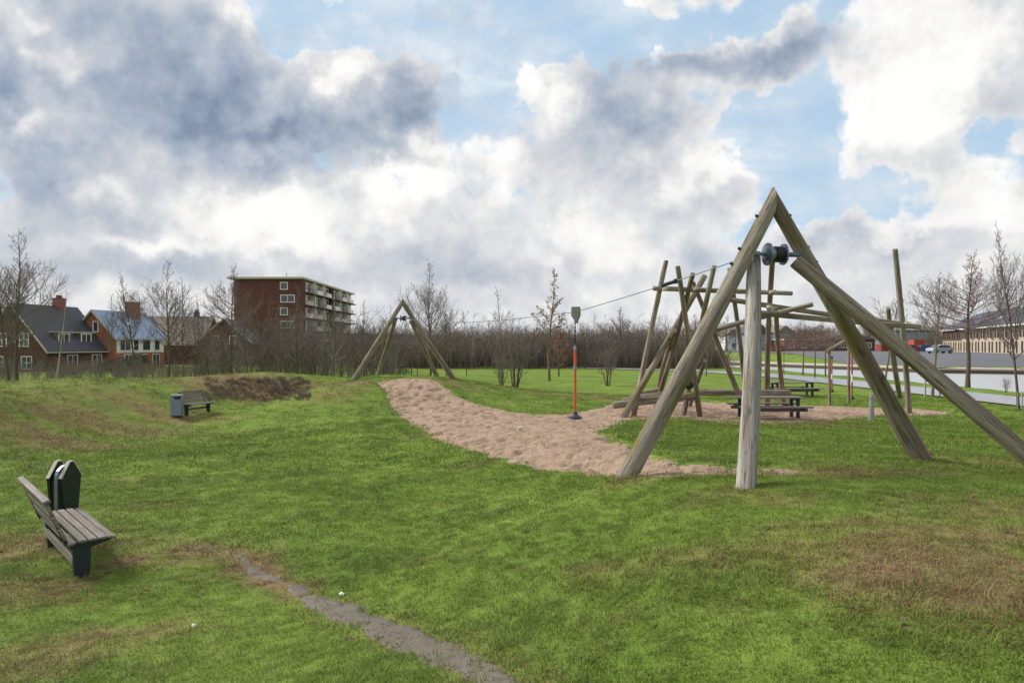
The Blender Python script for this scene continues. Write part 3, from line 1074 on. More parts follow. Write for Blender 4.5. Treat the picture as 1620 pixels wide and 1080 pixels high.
# ------------------------------------------------------------------ cableway frames
def cable_frame(name, label, Lf, Rf, apex, axle_z, strutL, strutR, rl, rs, detail, group=None, offL=(.17, .06), offR=(.17, .06)):
    Lf, Rf, apex = Vector(Lf), Vector(Rf), Vector(apex)
    base = Vector((apex.x, apex.y, (Lf.z + Rf.z) / 2))
    root = empty(name, base)
    tag(root, label, 'cableway frame', group)
    u = Vector((Rf.x - Lf.x, Rf.y - Lf.y, 0)).normalized()
    nrm = Vector((-u.y, u.x, 0))
    log('leg', root, Lf, apex, rl * 1.06, rl * 0.74, 18, 3, cut=(apex, u), sink=.5, over=.5, grey=.25)
    log('leg', root, Rf, apex, rl * 1.06, rl * 0.74, 18, 5, cut=(apex, -u), sink=.5, over=.5, grey=.1)

    def on(leg, z):
        f = (z - leg.z) / (apex.z - leg.z)
        return leg + (apex - leg) * f
    aL, aR = on(Lf, axle_z), on(Rf, axle_z)
    for foot, at, sgn, sd, off, gr in ((strutL, aL, 1, 11, offL, .85), (strutR, aR, -1, 13, offR, .05)):
        foot = Vector(foot)
        back = Vector((foot.x - at.x, foot.y - at.y, 0)).normalized()
        top = at + u * sgn * off[0] + back * off[1] + Vector((0, 0, -0.02 if sgn > 0 else -.10))
        log('strut', root, foot, top, rs * 1.0, rs * 0.76, 18, sd, sink=.5, grey=gr if detail else .2, alg=.55 if gr > .5 and detail else 1.0)
    c = (aL + aR) / 2
    half = (aR - aL).length / 2
    mb = MB()
    mb.tube([c - u * half - base, c + u * half - base], 0.026, 14)
    mb.tube([c - u * (half - .02) - base, c - u * .24 - base], 0.042, 14)
    mb.tube([c + u * .24 - base, c + u * (half - .02) - base], 0.036, 14)
    ax = mb.build('axle', M['bluesteel'], root, smooth=40)
    mb = MB()
    disc(mb, c + u * 0.01 - base, u, 0.088, 0.22)
    dr = mb.build('drum', M['steel'], root, smooth=40)
    mb = MB()
    disc(mb, c - u * 0.11 - base, u, 0.165, 0.022, 36)
    disc(mb, c - u * 0.132 - base, u, 0.075, 0.03, 24)
    fl = mb.build('flange', M['steel'], dr, smooth=40)
    mb = MB()
    disc(mb, c + u * 0.135 - base, u, 0.145, 0.022, 36)
    for k in range(20):
        a = 6.283 * k / 20
        q = c + u * 0.135 - base + nrm * math.cos(a) * .143 + Vector((0, 0, 1)) * math.sin(a) * .143
        mb.box(q, (.03, .024, .018), M=Matrix.Rotation(a, 4, u) @ Matrix.Rotation(math.atan2(u.y, u.x), 4, 'Z'))
    mb.build('toothed_flange', M['steel'], dr, smooth=40)
    mb = MB()
    for k in range(5):
        disc(mb, c + u * (0.005 + k * 0.024) - base, u, 0.118, 0.02, 28)
    mb.build('cable_coil', M['dsteel'], dr, smooth=40)
    if detail:
        for leg, sg in ((Lf, -1), (Rf, 1)):
            for f in (0.07, .19, .245):
                q = apex + (leg - apex) * f
                dv = (leg - apex).normalized()
                side = dv.cross(nrm).normalized()
                if side.z < 0:
                    side = -side
                mb = MB()
                p = q + side * (rl * 0.78 - .01) - base
                mb.tube([p, p + side * .035], 0.022, 8)
                mb.build('bolt', M['dsteel'], root, smooth=40)
    return root, c


LF, RF = hit(990, 752), hit(1458, 727)
LF, RF = (1.62, 9.72, gz(1.62, 9.72)), (RF[0], RF[1], gz(*RF))
SL, SR = hit(1179, 771), (7.09, 9.0)
nearf, cn = cable_frame('cableway_frame', 'tall weathered log frame with grey cable drum nearest the camera', LF, RF, (3.815, 9.98, 4.90), 4.12,
                        (SL[0], SL[1], gz(*SL)), (SR[0], SR[1], gz(*SR)), 0.135, 0.128, True, 'cableway end frames', (.14, -.20), (.31, .14))
FL, FR = (-7.7, 33.2), (-2.85, 33.2)
farf, cf = cable_frame('cableway_frame', 'distant log frame at the head of the sand slope', (FL[0], FL[1], gz(*FL)), (FR[0], FR[1], gz(*FR)), (-5.33, 33.3, 4.88), 4.08,
                       (-7.0, 35.4, gz(-7.0, 35.4)), (-3.85, 35.4, gz(-3.85, 35.4)), 0.135, 0.12, False, 'cableway end frames')

# the cable sags at the trolley
TP = Vector((1.475, 15.95, 3.56))
mb = MB()
A_, B_ = Vector(cn) + Vector((0, 0.02, .1)), Vector(cf)
pts = [A_.lerp(TP, i / 12) - Vector((0, 0, .03 * math.sin(3.14 * i / 12))) for i in range(13)] + [TP.lerp(B_, i / 24) - Vector((0, 0, .22 * math.sin(3.14 * i / 24))) for i in range(1, 25)]
mb.tube(pts, 0.0095, 7)
cab = mb.build('steel_cable', M['steel'], None, smooth=60)
tag(cab, 'thin steel cable strung between the two log frames', 'cable')
mb = MB()
q0 = A_.lerp(TP, .385)
dv = (TP - A_).normalized()
for k in range(14):
    disc(mb, q0 + dv * k * .03 + Vector((0, 0, -.03)), dv, 0.028 if k % 2 else 0.034, 0.028, 12)
disc(mb, q0 - dv * .03 + Vector((0, 0, -.03)), dv, 0.045, 0.05, 14)
bf = mb.build('cable_buffer', M['dsteel'], None, smooth=40)
tag(bf, 'dark spring buffer clamped on the cable near the closer frame', 'buffer')

# trolley with hanging seat
tr = empty('trolley_seat', (TP.x, TP.y, 0))
tag(tr, 'cable trolley with orange sleeved rod and round seat hanging over the sand', 'trolley seat')
o = Vector((0, 0, TP.z))
mb = MB()
hs = [(-.095, .10), (-.08, .125), (.085, .125), (.10, .09), (.10, -.09), (.05, -.19), (.035, -.26), (-.02, -.26), (-.03, -.18), (-.095, -.09)]
mb.prism(hs, (1, 0, 0), (0, 0, 1), (0, 1, 0), o + Vector((0, -.045, 0)), .025)
h_ = mb.build('housing', M['kerb2'], tr, bevel=.006)
mb = MB()
mb.prism([(a * .97 + .012, c) for a, c in hs], (1, 0, 0), (0, 0, 1), (0, 1, 0), o + Vector((0.02, .03, 0)), .025)
mb.prism([(.07, .115), (.11, .085), (.11, -.09), (.055, -.21), (.04, -.21), (.07, -.09)], (1, 0, 0), (0, 0, 1), (0, 1, 0), o + Vector((0.0, -.017, 0)), .044)
mb.build('side_plate', M['dsteel'], h_)
for k in (-.05, .05):
    mb = MB()
    disc(mb, o + Vector((k, .005, -.04)), (0, 1, 0), .042, .03, 16)
    mb.build('pulley', M['dsteel'], h_, smooth=40)
mb = MB()
for k in range(11):
    z = TP.z - .27 - k * .045
    mb.box((0, 0, z), (.012 if k % 2 else .03, .03 if k % 2 else .012, .05))
mb.build('chain', M['dsteel'], tr)
mb = MB()
mb.tube([(0, 0, TP.z - .78), (0, 0, TP.z - .86)], [.018, .038], 14)
mb.tube([(0, 0, TP.z - .86), (0, 0, TP.z - .90)], .038, 14)
mb.build('collar', M['greypaint'], tr, smooth=40)
zb = 1.10
mb = MB()
mb.tube([(0, 0, TP.z - .90), (0, 0, TP.z - 1.26)], .031, 16)
mb.tube([(0, 0, TP.z - 1.34), (0, 0, zb + .10)], .029, 16)
mb.build('orange_sleeve', M['orange'], tr, smooth=40)
mb = MB()
mb.tube([(0, 0, TP.z - 1.25), (0, 0, TP.z - 1.35)], .040, 16)
mb.build('sleeve_joint', M['greypaint'], tr, smooth=40)
mb = MB()
mb.tube([(0, 0, zb + .13), (0, 0, zb + .06), (0, 0, zb + .035), (0, 0, zb + .02), (0, 0, zb - .02), (0, 0, zb - .035)], [.05, .065, .10, .155, .165, .12], 28)
mb.build('seat_disc', M['navy'], tr, smooth=50)

# ------------------------------------------------------------------ climbing structure of leaning poles
cl = empty('climbing_frame', (6.0, 25.0, 0.1))
tag(cl, 'jumble of leaning weathered poles and rails standing in the sand', 'climbing frame')


def gpole(top, dt, bot, r, seed, nm='pole'):
    bx, by = hit(*bot)
    log(nm, cl, (bx, by, gz(bx, by)), P(top[0], top[1], dt), r * 1.25, r * 1.02, 12, seed, sink=.35)


for k, (t, dt, bt, r) in enumerate([((1054, 412), 25.6, (1003, 656), .085), ((1115, 436), 26.6, (987, 659), .105), ((1072, 421), 24.4, (1107, 656), .085),
                                    ((1096, 433), 24.0, (1036, 645), .085), ((1096, 446), 26.8, (1180, 652), .085), ((1130, 420), 25.0, (1082, 655), .085),
                                    ((1068, 522), 25.0, (1040, 632), .085), ((1154, 424), 26.5, (1181, 648), .085), ((1222, 412), 25.2, (1214, 643), .095),
                                    ((1227, 486), 25.3, (1241, 643), .085), ((1416, 394), 26.5, (1438, 652), .095), ((1405, 487), 32.0, (1424, 630), .105),
                                    ((1115, 570), 25.2, (1092, 640), .07)]):
    gpole(t, dt, bt, r, k)
for k, (a, da, c, dc, r) in enumerate([((1033, 456), 25.5, (1253, 464), 25.7, .085), ((1150, 473), 25.0, (1438, 513), 27.3, .085), ((1192, 494), 25.0, (1456, 517), 26.2, .095),
                                       ((1123, 523), 26.6, (1286, 481), 24.6, .09), ((1100, 620), 27.6, (1250, 621), 28.0, .115), ((1308, 556), 31.5, (1345, 534), 32.5, .08)]):
    log('rail', cl, P(*a, da), P(*c, dc), r * 1.12, r, 12, 40 + k)
log('prop', cl, (P(1312, 556, 31.5).x, 31.5, gz(14.6, 31.5)), P(1312, 553, 31.5), .07, .06, 10, 81, sink=.3)
log('prop', cl, (P(1343, 540, 32.4).x, 32.4, gz(16.0, 32.4)), P(1343, 536, 32.4), .07, .06, 10, 82, sink=.3)
# low ramp of logs resting in the sand
for k, (a, da, c, dc, r) in enumerate([((970, 641), 25.9, (1100, 625), 25.6, .135), ((985, 634), 27.0, (1096, 622), 27.0, .11), ((996, 629), 28.0, (1070, 620), 28.0, .10), ((1000, 625), 28.8, (1046, 616), 28.9, .10),
                                       ((1103, 628), 25.6, (1060, 634), 28.6, .08)]):
    a_, c_ = P(*a, da), P(*c, dc)
    log('ramp_log', cl, a_, c_, r, r * .95, 12, 60 + k)
for (px, py, d) in ((1131, 620, 27.75), (1143, 620, 27.8), (1206, 621, 27.9), (1232, 621, 28.0)):
    mb = MB()
    q = P(px, py, d) - Vector(cl.location)
    disc(mb, q, (1, .05, 0), .128, .10, 16)
    mb.build('rope_wrap', M['litter'], cl, smooth=40)
mb = MB()
q = P(1090, 609, 25.0) - Vector(cl.location)
for k in range(5):
    a = k * 0.65 - 1.3
    mb.tube([q + Vector((math.cos(t) * .14 * math.cos(a), math.cos(t) * .14 * math.sin(a), math.sin(t) * .14)) for t in np.linspace(0, 6.283, 13)], .03, 6)
mb.build('knotted_tyre', M['black'], cl, smooth=50)
for k, (px, py, d) in enumerate([(1438, 512, 26.3), (1052, 456, 25.5), (1100, 458, 25.6), (1222, 463, 25.6), (1218, 487, 25.2), (1228, 494, 25.3)]):
    mb = MB()
    q = P(px, py, d) - Vector(cl.location)
    for j in range(3):
        mb.tube([q + Vector((math.cos(t) * .13, math.sin(t) * .17 - .02, (j - 1) * .03 + math.sin(t + k) * .05)) for t in np.linspace(0, 6.283, 11)], .016, 5)
    mb.build('lashing', M['fascia'], cl, smooth=60)


# ------------------------------------------------------------------ benches
def bench():
    root = empty('park_bench', (0, 0, 0))
    L = 1.96
    for k in range(5):
        mb = MB()
        y = -0.03 + k * 0.105
        mb.box((0, y, .434 - (0.012 if k == 4 else 0) - (.02 if k == 0 else 0.0)), (L - (.03 if k in (0, 4) else 0), .084, .032), M=Matrix.Rotation(R({0: 16, 4: -14}.get(k, 0)), 4, 'X'))
        mb.build('seat_slat', M['plank'], root, bevel=.008)
    dirb = Vector((0, -.19, .46)).normalized()
    for k in range(3):
        mb = MB()
        q = Vector((0, -.125, .545)) + dirb * (k * .165)
        ang = math.atan2(-dirb.y, dirb.z)
        mb.box(q, (L, .030, .138), M=Matrix.Rotation(ang, 4, 'X'))
        mb.build('back_slat', M['plank'], root, bevel=.008)
    mb = MB()
    q = Vector((0, -.115, .545)) + dirb * (.44)
    mb.box(q, (L, .075, .040), M=Matrix.Rotation(math.atan2(-dirb.y, dirb.z), 4, 'X'))
    mb.build('top_rail', M['plank'], root, bevel=.01)
    for s in (-.86, .86):
        mb = MB()
        mb.prism([(.03, -.35), (.16, -.35), (.175, .33), (.40, .388), (.40, .41), (-.08, .41), (-.02, .34)], (0, 1, 0), (0, 0, 1), (1, 0, 0), (s - .045, 0, 0), .09)
        lg = mb.build('leg', M['darkleg'], root, bevel=.008)
        mb = MB()
        mb.prism([(-.085, .39), (-.045, .40), (-.265, .965), (-.30, .95)], (0, 1, 0), (0, 0, 1), (1, 0, 0), (s - .02, -.005, 0), .04)
        mb.build('back_support', M['darkleg'], lg)
    mb = MB()
    mb.box((0, -.005, .20), (1.80, .035, .10))
    mb.build('stretcher', M['plank'], root, bevel=.006)
    return root


b1 = bench()
b1.location = (-5.81, 8.76, gz(-5.81, 8.76) + .01)
b1.rotation_euler = (0, 0, R(-47))
tag(b1, 'weathered slatted park bench on dark legs in the left foreground', 'bench', 'park benches')
b2 = copy_tree(b1)
ha, hb = hit(290, 656), hit(318, 651)
v = Vector((hb[0] - ha[0], hb[1] - ha[1], 0)).normalized()
f = Vector((v.y, -v.x, 0))
m2 = ((ha[0] + hb[0]) / 2 + .15, (ha[1] + hb[1]) / 2)
b2.scale = (.74, .88, .90)
b2.location = (m2[0], m2[1], gz(*m2) + .02)
b2.rotation_euler = (0, 0, math.atan2(-f.x, f.y))
tag(b2, 'small distant park bench beside a grey bin at the foot of the bank', 'bench', 'park benches')

# bins
bx, by = -6.56, 10.0
bn = empty('litter_bin', (bx, by, gz(bx, by)))
tag(bn, 'dark green coffin shaped litter bin with steel edge behind the near bench', 'litter bin')
n_ = Vector((math.cos(R(-8)), math.sin(R(-8)), 0))
t_ = Vector((-n_.y, n_.x, 0))
out_ = [(-.105, .18), (.105, .18), (.185, .90), (.03, 1.12), (-.03, 1.12), (-.185, .90)]
for off in (.075, -.125):
    mb = MB()
    mb.prism(out_, t_, (0, 0, 1), n_, n_ * off, .05)
    pn = mb.build('panel', M['greenpaint'], bn, bevel=.008)
    for (i, j) in ((2, 3), (3, 4), (4, 5)):
        mb = MB()
        a, c = Vector((0, 0, 0)) + t_ * out_[i][0] + Vector((0, 0, out_[i][1])), t_ * out_[j][0] + Vector((0, 0, out_[j][1]))
        e = (c - a)
        nn = e.cross(n_).normalized()
        if nn.z < 0:
            nn = -nn
        mb.add([a + n_ * (off - .003) + nn * k2 + e * k1 + n_ * k3 for k1 in (0.0, 1.0) for k2 in (0.001, .012) for k3 in (0, .056)],
               [(0, 1, 3, 2), (4, 6, 7, 5), (0, 4, 5, 1), (2, 3, 7, 6), (0, 2, 6, 4), (1, 5, 7, 3)])
        mb.build('edge_trim', M['fascia'], pn)
mb = MB()
mb.prism([(-.11, .16), (.11, .16), (.155, .85), (-.155, .85)], t_, (0, 0, 1), n_, n_ * -.073, .146)
mb.build('body', M['dsteel'], bn)
mb = MB()
arc = [t_ * (-.15) + Vector((0, 0, .12))] + [t_ * (-.20) + Vector((0, 0, z)) for z in (.5, .9)] + [t_ * (-.20 * math.cos(a)) + Vector((0, 0, .92 + .16 * math.sin(a))) for a in np.linspace(0.2, 2.94, 9)] + [t_ * .20 + Vector((0, 0, z)) for z in (.9, .5)] + [t_ * .15 + Vector((0, 0, .12))]
for p, q in zip(arc[:-1], arc[1:]):
    e = (q - p)
    wv = e.cross(n_).normalized() * .006
    mb.add([p + n_ * .02 - wv, p + n_ * .07 - wv, p + n_ * .07 + wv, p + n_ * .02 + wv, q + n_ * .02 - wv, q + n_ * .07 - wv, q + n_ * .07 + wv, q + n_ * .02 + wv],
           [(0, 1, 2, 3), (4, 7, 6, 5), (0, 4, 5, 1), (1, 5, 6, 2), (2, 6, 7, 3), (3, 7, 4, 0)])
mb.build('steel_band', M['steel'], bn)
mb = MB()
mb.tube([(0, 0, -.2), (0, 0, .18)], .05, 10)
mb.build('post', M['dsteel'], bn, smooth=40)

gx_, gy_ = hit(280, 659)
gb = empty('litter_bin', (gx_, gy_, gz(gx_, gy_)), R(14))
tag(gb, 'square grey metal litter bin next to the distant bench', 'litter bin')
mb = MB()
mb.box((0, 0, .40), (.40, .40, .74))
mb.build('body', M['greypaint'], gb, bevel=.03)
mb = MB()
mb.box((0, 0, .815), (.43, .43, .085))
lid = mb.build('lid', M['greypaint'], gb, bevel=.03)
mb = MB()
mb.box((.06, -.2, .735), (.22, .04, .085))
mb.build('opening', M['black'], gb)
mb = MB()
mb.box((0, 0, -.03), (.32, .32, .13))
mb.build('foot', M['dsteel'], gb)


# ------------------------------------------------------------------ picnic tables
def picnic():
    root = empty('picnic_table', (0, 0, 0))
    for k in range(5):
        mb = MB()
        mb.box((0, (k - 2) * .155, .75), (2.5, .145, .05))
        mb.build('top_plank', M['plank'], root, bevel=.006)
    for s in (-1, 1):
        for k in range(2):
            mb = MB()
            mb.box((0, s * (.70 + k * .155), .45), (2.6, .145, .055))
            mb.build('seat_plank', M['plank'], root, bevel=.006)
    for s in (-.98, .98):
        mb = MB()
        mb.box((s, 0, .69), (.09, .76, .07))
        mb.box((s + .002, 0, .385), (.086, 1.72, .075))
        mb.box((s, -.30, .33), (.10, .10, .66))
        mb.box((s, .30, .33), (.10, .10, .66))
        mb.build('trestle', M['darkleg'], root, bevel=.005)
    mb = MB()
    mb.box((0, -.62, .33), (2.4, .05, .12))
    mb.box((0, .62, .33), (2.4, .05, .12))
    mb.build('apron', M['plank'], root)
    return root


pt = picnic()
q = hit(1222, 661)
pt.location = (q[0], q[1] + .4, gz(q[0], q[1]) - .02)
tag(pt, 'weathered plank picnic table half hidden behind the pale upright strut', 'picnic table', 'picnic tables')
pt2 = copy_tree(pt)
pt2.location = (15.35, 37.4, gz(15.35, 37.4))
pt2.rotation_euler = (0, 0, R(4))
tag(pt2, 'farther picnic table on the lawn near the canal path', 'picnic table', 'picnic tables')

# posts
q = hit(1378, 664)
sp = empty('short_post', (q[0], q[1], gz(*q)))
tag(sp, 'short pale grey post with rounded top at the edge of the sand', 'post')
mb = MB()
mb.tube([(-.01, 0, -.3), (0, 0, .02), (.035, 0, .82), (.037, 0, .90), (.038, 0, .945), (.038, 0, .96)], [.10, .10, .095, .092, .08, .02], 14)
mb.build('shaft', plain('lichen_pale_timber', srgb(150, 152, 146), 0.9, 0, .35, 9, .5), sp, smooth=50)
mb = MB()
mb.tube([(.0337, 0, .76), (.0345, 0, .79)], .10, 18)
mb.build('collar', M['steel'], sp, smooth=40)
for (px, py, top, lb) in ((1316, 620, 566, 'slim red and white pole left of its twin on the lawn'), (1348, 632, 556, 'slim red and white pole beside the slanting rail on the lawn')):
    q = hit(px, py)
    rp = empty('banded_pole', (q[0], q[1], gz(*q)))
    tag(rp, lb, 'pole', 'banded poles on the lawn')
    Ht = EYE + (HZ - top) / FPX * q[1] - gz(*q)
    n = 6
    for k in range(n):
        mb = MB()
        mb.tube([(0, 0, .12 + (Ht - .12) * k / n), (0, 0, .12 + (Ht - .12) * (k + 1) / n)], .04, 12)
        mb.build('band', M['redpaint'] if k not in (2, ) else M['white'], rp, smooth=40)
    mb = MB()
    mb.tube([(0, 0, -.1), (0, 0, .02), (0, 0, .10), (0, 0, .16)], [.14, .14, .09, .065], 14)
    mb.build('foot', M['dsteel'], rp, smooth=40)
    mb = MB()
    mb.tube([(0, 0, Ht - .02), (0, 0, Ht + .10)], [.07, .06], 12)
    mb.build('cap', M['dsteel'], rp, smooth=40)

# litter on the grass and sand
for (px, py, s, lb) in ((540, 944, .030, 'crumpled white paper scrap beside the trodden path'), (307, 992, .022, 'small white scrap lying in the grass below the bench'), (822, 681, .075, 'pale lump half buried in the middle of the sand')):
    q = hit(px, py)
    bm = bmesh.new()
    bmesh.ops.create_icosphere(bm, subdivisions=2, radius=s)
    rg = random.Random(px)
    for vv in bm.verts:
        vv.co *= rg.uniform(.7, 1.25)
        vv.co.z *= .75
    me = bpy.data.meshes.new('litter')
    bm.to_mesh(me)
    bm.free()
    me.materials.append(M['paper'] if s < .05 else M['kerb'])
    o = bpy.data.objects.new('litter_scrap', me)
    o.location = (q[0], q[1], gz(*q) + s * .8)
    COL.objects.link(o)
    tag(o, lb, 'litter')


# ------------------------------------------------------------------ grass: short tufts instanced on the lawn
def proto_collection(name, meshes):
    c = bpy.data.collections.new(name)
    for i, me in enumerate(meshes):
        o = bpy.data.objects.new("%s_%02d" % (name, i), me)
        c.objects.link(o)
    return c


def scatter(name, pts, rots, scl, vi, extra, coll, label, cat):
    me = bpy.data.meshes.new(name)
    n = len(pts)
    me.vertices.add(n)
    me.vertices.foreach_set('co', np.asarray(pts, np.float32).ravel())
    a = me.attributes.new('rot', 'FLOAT_VECTOR', 'POINT')
    a.data.foreach_set('vector', np.asarray(rots, np.float32).ravel())
    a = me.attributes.new('scl', 'FLOAT_VECTOR', 'POINT')
    a.data.foreach_set('vector', np.asarray(scl, np.float32).ravel())
    a = me.attributes.new('vi', 'INT', 'POINT')
    a.data.foreach_set('value', np.asarray(vi, np.int32).ravel())
    for k, arr in extra.items():
        set_attr(me, k, arr)
    o = bpy.data.objects.new(name, me)
    COL.objects.link(o)
    g = bpy.data.node_groups.new(name + '_scatter', 'GeometryNodeTree')
    g.interface.new_socket('Geometry', in_out='INPUT', socket_type='NodeSocketGeometry')
    g.interface.new_socket('Geometry', in_out='OUTPUT', socket_type='NodeSocketGeometry')
    gi, go = g.nodes.new('NodeGroupInput'), g.nodes.new('NodeGroupOutput')
    ip = g.nodes.new('GeometryNodeInstanceOnPoints')
    ci = g.nodes.new('GeometryNodeCollectionInfo')
    ci.inputs[0].default_value = coll
    ci.inputs[1].default_value = True
    ci.inputs[2].default_value = True

    def na(nm, ty):
        q = g.nodes.new('GeometryNodeInputNamedAttribute')
        q.data_type = ty
        q.inputs[0].default_value = nm
        return q.outputs[0]
    e2r = g.nodes.new('FunctionNodeEulerToRotation')
    L = g.links.new
    L(gi.outputs[0], ip.inputs['Points'])
    L(ci.outputs[0], ip.inputs['Instance'])
    ip.inputs['Pick Instance'].default_value = True
    L(na('vi', 'INT'), ip.inputs['Instance Index'])
    L(na('rot', 'FLOAT_VECTOR'), e2r.inputs[0])
    L(e2r.outputs[0], ip.inputs['Rotation'])
    L(na('scl', 'FLOAT_VECTOR'), ip.inputs['Scale'])
    L(ip.outputs[0], go.inputs[0])
    md = o.modifiers.new('scatter', 'NODES')
    md.node_group = g
    tag(o, label, cat, kind='stuff')
    return o


def tuft_mesh(name, seed, blades, rad, h0, h1, wid, lean, mat):
    rg = random.Random(seed)
    vs, fs, br = [], [], []
    for _ in range(blades):
        a, r = rg.random() * 6.283, rad * math.sqrt(rg.random())
        x, y = math.cos(a) * r, math.sin(a) * r
        h = rg.uniform(h0, h1)
        da = rg.random() * 6.283
        ln = rg.uniform(0.2, 1.0) * lean
        w = wid * rg.uniform(.7, 1.3) / 2
        sa = da + 1.57
        k = len(vs)
        t = rg.random()
        for j, (f, ww) in enumerate(((0, 1.0), (0.5, 0.8), (1.0, 0.0))):
            bx, by = x + math.cos(da) * h * ln * f * f, y + math.sin(da) * h * ln * f * f
            bz = h * f * (1 - 0.35 * ln * f) - 0.012
            if ww > 0:
                vs.append((bx - math.cos(sa) * w * ww, by - math.sin(sa) * w * ww, bz))
                vs.append((bx + math.cos(sa) * w * ww, by + math.sin(sa) * w * ww, bz))
                br += [t, t]
            else:
                vs.append((bx, by, bz))
                br.append(t)
        fs += [(k, k + 1, k + 3, k + 2), (k + 2, k + 3, k + 4)]
    me = bpy.data.meshes.new(name)
    me.from_pydata(vs, [], fs)
    set_attr(me, 'br', br)
    me.materials.append(mat)
    return me


def sample_band(d0, d1, dens):
    """points spread over the ground seen between two distances, with a margin on both sides"""
    half = 0.95
    area = half * (d1 * d1 - d0 * d0)
    n = int(area * dens)
    y = np.sqrt(RNG.random(n) * (d1 * d1 - d0 * d0) + d0 * d0)
    x = (RNG.random(n) * 2 - 1) * half * y
    return x, y


def grass():
    short = [tuft_mesh('tuft%d' % i, i, 30, .085, .016, .048, .0042, 1.3, M['blade']) for i in range(6)]
    mid = [tuft_mesh('tuftm%d' % i, 20 + i, 30, .14, .022, .055, .0070, 1.2, M['blade']) for i in range(4)]
    tall = [tuft_mesh('tuftt%d' % i, 40 + i, 20, .07, .05, .12, .0045, 1.6, M['blade']) for i in range(4)]
    far = [tuft_mesh('tuftf%d' % i, 60 + i, 26, .24, .025, .070, .014, 1.1, M['blade']) for i in range(4)]
    coll = proto_collection('grass_tuft', short + mid + tall + far)
    P_, R_, S_, V_, D_ = [], [], [], [], []
    for (d0, d1, dens, lo, hi) in ((2.4, 5.5, 330, 0, 6), (5.5, 9, 210, 0, 6), (9, 15, 95, 6, 10), (15, 24, 34, 14, 18), (24, 38, 15, 14, 18)):
        x, y = sample_band(d0, d1, dens)
        dr = dryness(x, y)
        sd = sand_sd(x, y)
        td = track_sd(x, y)
        rr = RNG.random(len(x))
        keep = ((sd < 0.03) | ((sd < .35) & (rr < .10))) & ((td < -.01) | ((td < .07) & (rr < .55)) | (rr < .10)) & (RNG.random(len(x)) > np.clip((dr - 0.55) * 1.1, 0, .65)) & (sdf(CANAL, x, y) < -1.5)
        keep &= ~((np.abs(x - 24.5) < 2.1) & (y < 60))
        x, y, dr = x[keep], y[keep], dr[keep]
        vi = RNG.integers(lo, hi, len(x))
        lush = fbm(x * 0.8, y * 0.8, 71, 3)
        tallp = (RNG.random(len(x)) < np.clip(dr * 0.10 + (lush - .58) * .3, 0.006, .12)) & (d1 < 24)
        vi = np.where(tallp, RNG.integers(10, 14, len(x)), vi)
        sc = (0.86 + 0.32 * lush + 0.25 * RNG.random(len(x)))
        edge = (np.abs(sd[keep]) < .25) | (np.abs(td[keep]) < .15)
        sc = np.where(edge, sc * 1.15, sc)
        P_.append(np.stack([x, y, ground(x, y)], -1))
        R_.append(np.stack([RNG.normal(0, .12, len(x)), RNG.normal(0, .12, len(x)), RNG.random(len(x)) * 6.283], -1))
        S_.append(np.stack([sc, sc, sc * RNG.uniform(.8, 1.25, len(x))], -1))
        V_.append(vi)
        D_.append(dr)
    # taller tufts added as contact shade round posts and legs, also rimming the sand
    sp_ = [(LF[0], LF[1]), (RF[0], RF[1]), SL, SR, FL, FR, (bx, by), (-5.1, 8.2), (-6.35, 9.35), (gx_, gy_)]
    x = np.concatenate([np.full(26, q[0]) + RNG.normal(0, .19, 26) for q in sp_])
    y = np.concatenate([np.full(26, q[1]) + RNG.normal(0, .19, 26) for q in sp_])
    x2, y2 = RNG.uniform(-8, 19, 30000), RNG.uniform(8.5, 34, 30000)
    s2 = sand_sd(x2, y2)
    k2 = (np.abs(s2 + .03) < .10)
    x, y = np.concatenate([x, x2[k2]]), np.concatenate([y, y2[k2]])
    m_ = len(x)
    P_.append(np.stack([x, y, ground(x, y) - .02], -1))
    R_.append(np.stack([RNG.normal(0, .2, m_), RNG.normal(0, .2, m_), RNG.random(m_) * 6.283], -1))
    q = RNG.uniform(.7, 1.35, m_)
    S_.append(np.stack([q, q, q], -1))
    V_.append(RNG.integers(10, 14, m_))
    D_.append(RNG.uniform(.1, .8, m_))
    return scatter('grass', np.concatenate(P_), np.concatenate(R_), np.concatenate(S_), np.concatenate(V_), {'dry': np.concatenate(D_)}, coll,
                   'short green and straw coloured grass covering the lawn', 'grass')


grass()


# ------------------------------------------------------------------ dead leaves in the turf
def leaf_mesh(name, seed, mat):
    rg = random.Random(seed)
    mb = MB()
    for _ in range(3):
        c = Vector((rg.uniform(-.10, .10), rg.uniform(-.10, .10), rg.uniform(.012, .03)))
        a = rg.random() * 6.283
        u, w = Vector((math.cos(a), math.sin(a), rg.uniform(-.2, .3))), Vector((-math.sin(a), math.cos(a), rg.uniform(-.3, .3)))
        s = rg.uniform(.016, .032)
        up = Vector((0, 0, s * .3))
        mb.add([c - u * s, c - u * s * .3 - w * s * .5 + up, c + u * s * .5 - w * s * .4 + up, c + u * s, c + u * s * .4 + w * s * .45 + up, c - u * s * .4 + w * s * .5 + up, c],
               [(0, 1, 6), (1, 2, 6), (2, 3, 6), (3, 4, 6), (4, 5, 6), (5, 0, 6)])
    return mb.mesh(name, mat, recalc=False)


